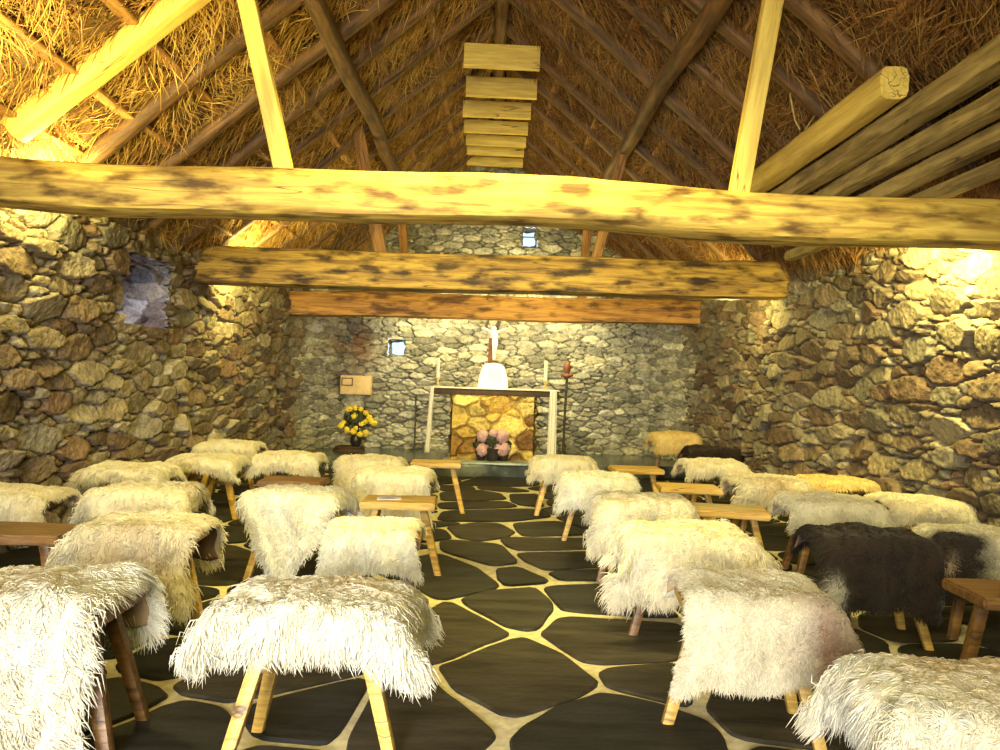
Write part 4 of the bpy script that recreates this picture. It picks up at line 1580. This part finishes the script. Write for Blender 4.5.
# light wood box on the back wall
q0, q1 = at_y(340, 394, 10.72), at_y(371, 376, 10.72)
bx = empty('wall_box', (q0.x, 10.72, q0.z))
tag(bx, 'light pine box fixed on the back wall above the yellow flowers', 'box')
w_, h_ = q1.x - q0.x, q1.z - q0.z
MB().box((0, 0, 0), (w_, .26, h_), .006).build('case', MAT['pinewood'], bx)
mb = MB()
hatch = mb.box((.03, -.014, h_ * .50), (w_ * .38, 0, h_ - .045), .003).build('hatch', MAT['pinewood'], bx)
mb = MB()
a0, a1, c0_, c1_ = .018, w_ * .38 + .012, h_ * .50 - .012, h_ - .033
mb.box((a0, -.020, c0_), (a0 + .012, 0, c1_)).box((a1 - .012, -.020, c0_), (a1, 0, c1_))
mb.box((a0 + .012, -.020, c0_), (a1 - .012, 0, c0_ + .012)).box((a0 + .012, -.020, c1_ - .012), (a1 - .012, 0, c1_)).build('hatch_frame', MAT['redwood'], hatch, smooth=False)
MB().box((-.012, .0, .004), (0, .24, h_ - .004), .002).build('side_board', MAT['redwood'], bx)
MB().box((w_ * .44, -.006, .01), (w_ - .01, 0, h_ - .01), .002).build('door', MAT['pinewood'], bx)

# dark stump with a vase of yellow flowers
q = at_y(349, 446, 10.35)
stz = q.z
o = MB().lathe([(.22, ST - .01), (.20, ST + .03), (.18, stz - .04), (.185, stz - .01), (.17, stz)], n=28, power=2.2).build('stump', MAT['stump'])
o.location = (q.x, 10.35, 0)
tag(o, 'dark stump under the vase of yellow flowers, left of the altar', 'stump')
q.x += .09
vz = empty('flower_vase', (q.x, 10.35, stz))
tag(vz, 'dark vase of yellow flowers standing left of the altar', 'flowers')
MB().lathe([(.05, 0), (.075, .05), (.08, .1), (.05, .17), (.06, .2), (.05, .2)], n=24).build('vase', MAT['pot'], vz)
rn = random.Random(3)


def leaf_ball(center, R, n, rn, size):
    mb = MB()
    for _ in range(n):
        th, ph = rn.uniform(0, 2 * PI), math.acos(rn.uniform(-.5, 1))
        d = Vector((math.sin(ph) * math.cos(th), math.sin(ph) * math.sin(th), math.cos(ph)))
        c = Vector(center) + d * R * rn.uniform(.35, 1)
        t = d.cross(Vector((rn.uniform(-1, 1), rn.uniform(-1, 1), rn.uniform(-1, 1)))).normalized()
        s2 = d.cross(t).normalized()
        L = size * rn.uniform(.7, 1.3)
        mb.add([c - t * L, c + s2 * L * .4 + d * L * .15, c + t * L, c - s2 * L * .4 + d * L * .15, c - d * .006], [(0, 1, 2, 3), (0, 4, 1), (1, 4, 2), (2, 4, 3), (3, 4, 0)])
    return mb


ctr = at_y(357, 420, 10.35)
cc = Vector((ctr.x - q.x, 0, ctr.z - stz))
leaf_ball(cc, .19, 170, rn, .05).tube([(0, 0, .15), tuple(cc)], .03, 8).build('foliage', MAT['foliage'], vz)
for px, py in ((349, 409), (355, 408), (361, 409.5), (366, 413), (369, 417), (371, 420.5), (374, 423), (354, 416), (344, 422.5), (341, 426), (361, 424), (365, 421.5), (347, 430), (353, 432), (356, 428), (360, 434.5), (366, 432.5)):
    w = at_y(px, py, 10.35 - .13 + rn.uniform(-.03, .03))
    c = Vector((w.x - q.x, w.y - 10.35, w.z - stz))
    MB().blob(c, .036 + rn.uniform(-.006, .006), rn.randint(0, 99), .35, 3, 2, (1, .7, 1)).build('blossom', MAT['yellow'], vz)

# pots of pink flowers on the step
sq0, sq1 = at_y(441, 470, 9.2).x, at_y(546, 470, 9.2).x
m_sl, nt, bs = newmat('slab_reflection')
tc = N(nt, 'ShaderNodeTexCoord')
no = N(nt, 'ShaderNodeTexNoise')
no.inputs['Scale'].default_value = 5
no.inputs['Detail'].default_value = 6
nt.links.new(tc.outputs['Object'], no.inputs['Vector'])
rp = ramp(nt, [(.35, (.16, .20, .20)), (.55, (.34, .40, .40)), (.7, (.60, .66, .66))])  # window light reflected on the step, painted as pale blue tones
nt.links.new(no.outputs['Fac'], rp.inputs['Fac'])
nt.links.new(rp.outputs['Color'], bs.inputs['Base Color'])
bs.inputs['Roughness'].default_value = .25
o = MB().box((sq0, 9.12, ST), (sq1, 9.62, ST + .02), .006).build('reflection_slab', m_sl)
tag(o, 'slab before the altar, pale blue window reflection in its colour, under flower pots', 'slab')
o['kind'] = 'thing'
ST0 = ST
ST = ST + .02
PY = 9.45
for k, (px, pyb, pw, ph, lab, bl) in enumerate((
        (480.5, 463, .062, .11, 'small dark pot with two pink blossoms, left one on the step', ((483, 436, .075), (483, 449.5, .08))),
        (492.5, 466, .085, .15, 'dark middle pot of leaves on the step before the altar', ((493.5, 433.5, .055),)),
        (503, 464, .06, .11, 'small dark pot with two pink blossoms, right one on the step', ((502, 436.5, .085), (502, 448.5, .095))))):
    y = PY + (0, -.06, .0)[k]
    w = at_y(px, pyb, y)
    t = empty('flower_pot', (w.x, y, ST))
    tag(t, lab, 'flowers', 'flower pots on the step')
    MB().lathe([(pw * .7, 0), (pw, ph * .5), (pw * 1.1, ph), (pw * .9, ph)], n=20).build('pot', MAT['pot'], t)
    rn = random.Random(20 + k)
    tops = [at_y(a, b_, y - .03) for a, b_, _ in bl]
    zmax = max(q.z for q in tops) - ST
    leaf_ball((0, 0.02, ph + (zmax - ph) * .45), .10 if k != 1 else .13, 90, rn, .045).tube([(0, 0, ph * .8), (0, 0.01, zmax * .9)], .02, 6).build('foliage', MAT['foliage'], t)
    for (a, b_, r_), qq in zip(bl, tops):
        MB().blob((qq.x - w.x, -.05, qq.z - ST), r_, rn.randint(0, 99), .18, 5, 3).build('blossom', MAT['pink'], t)
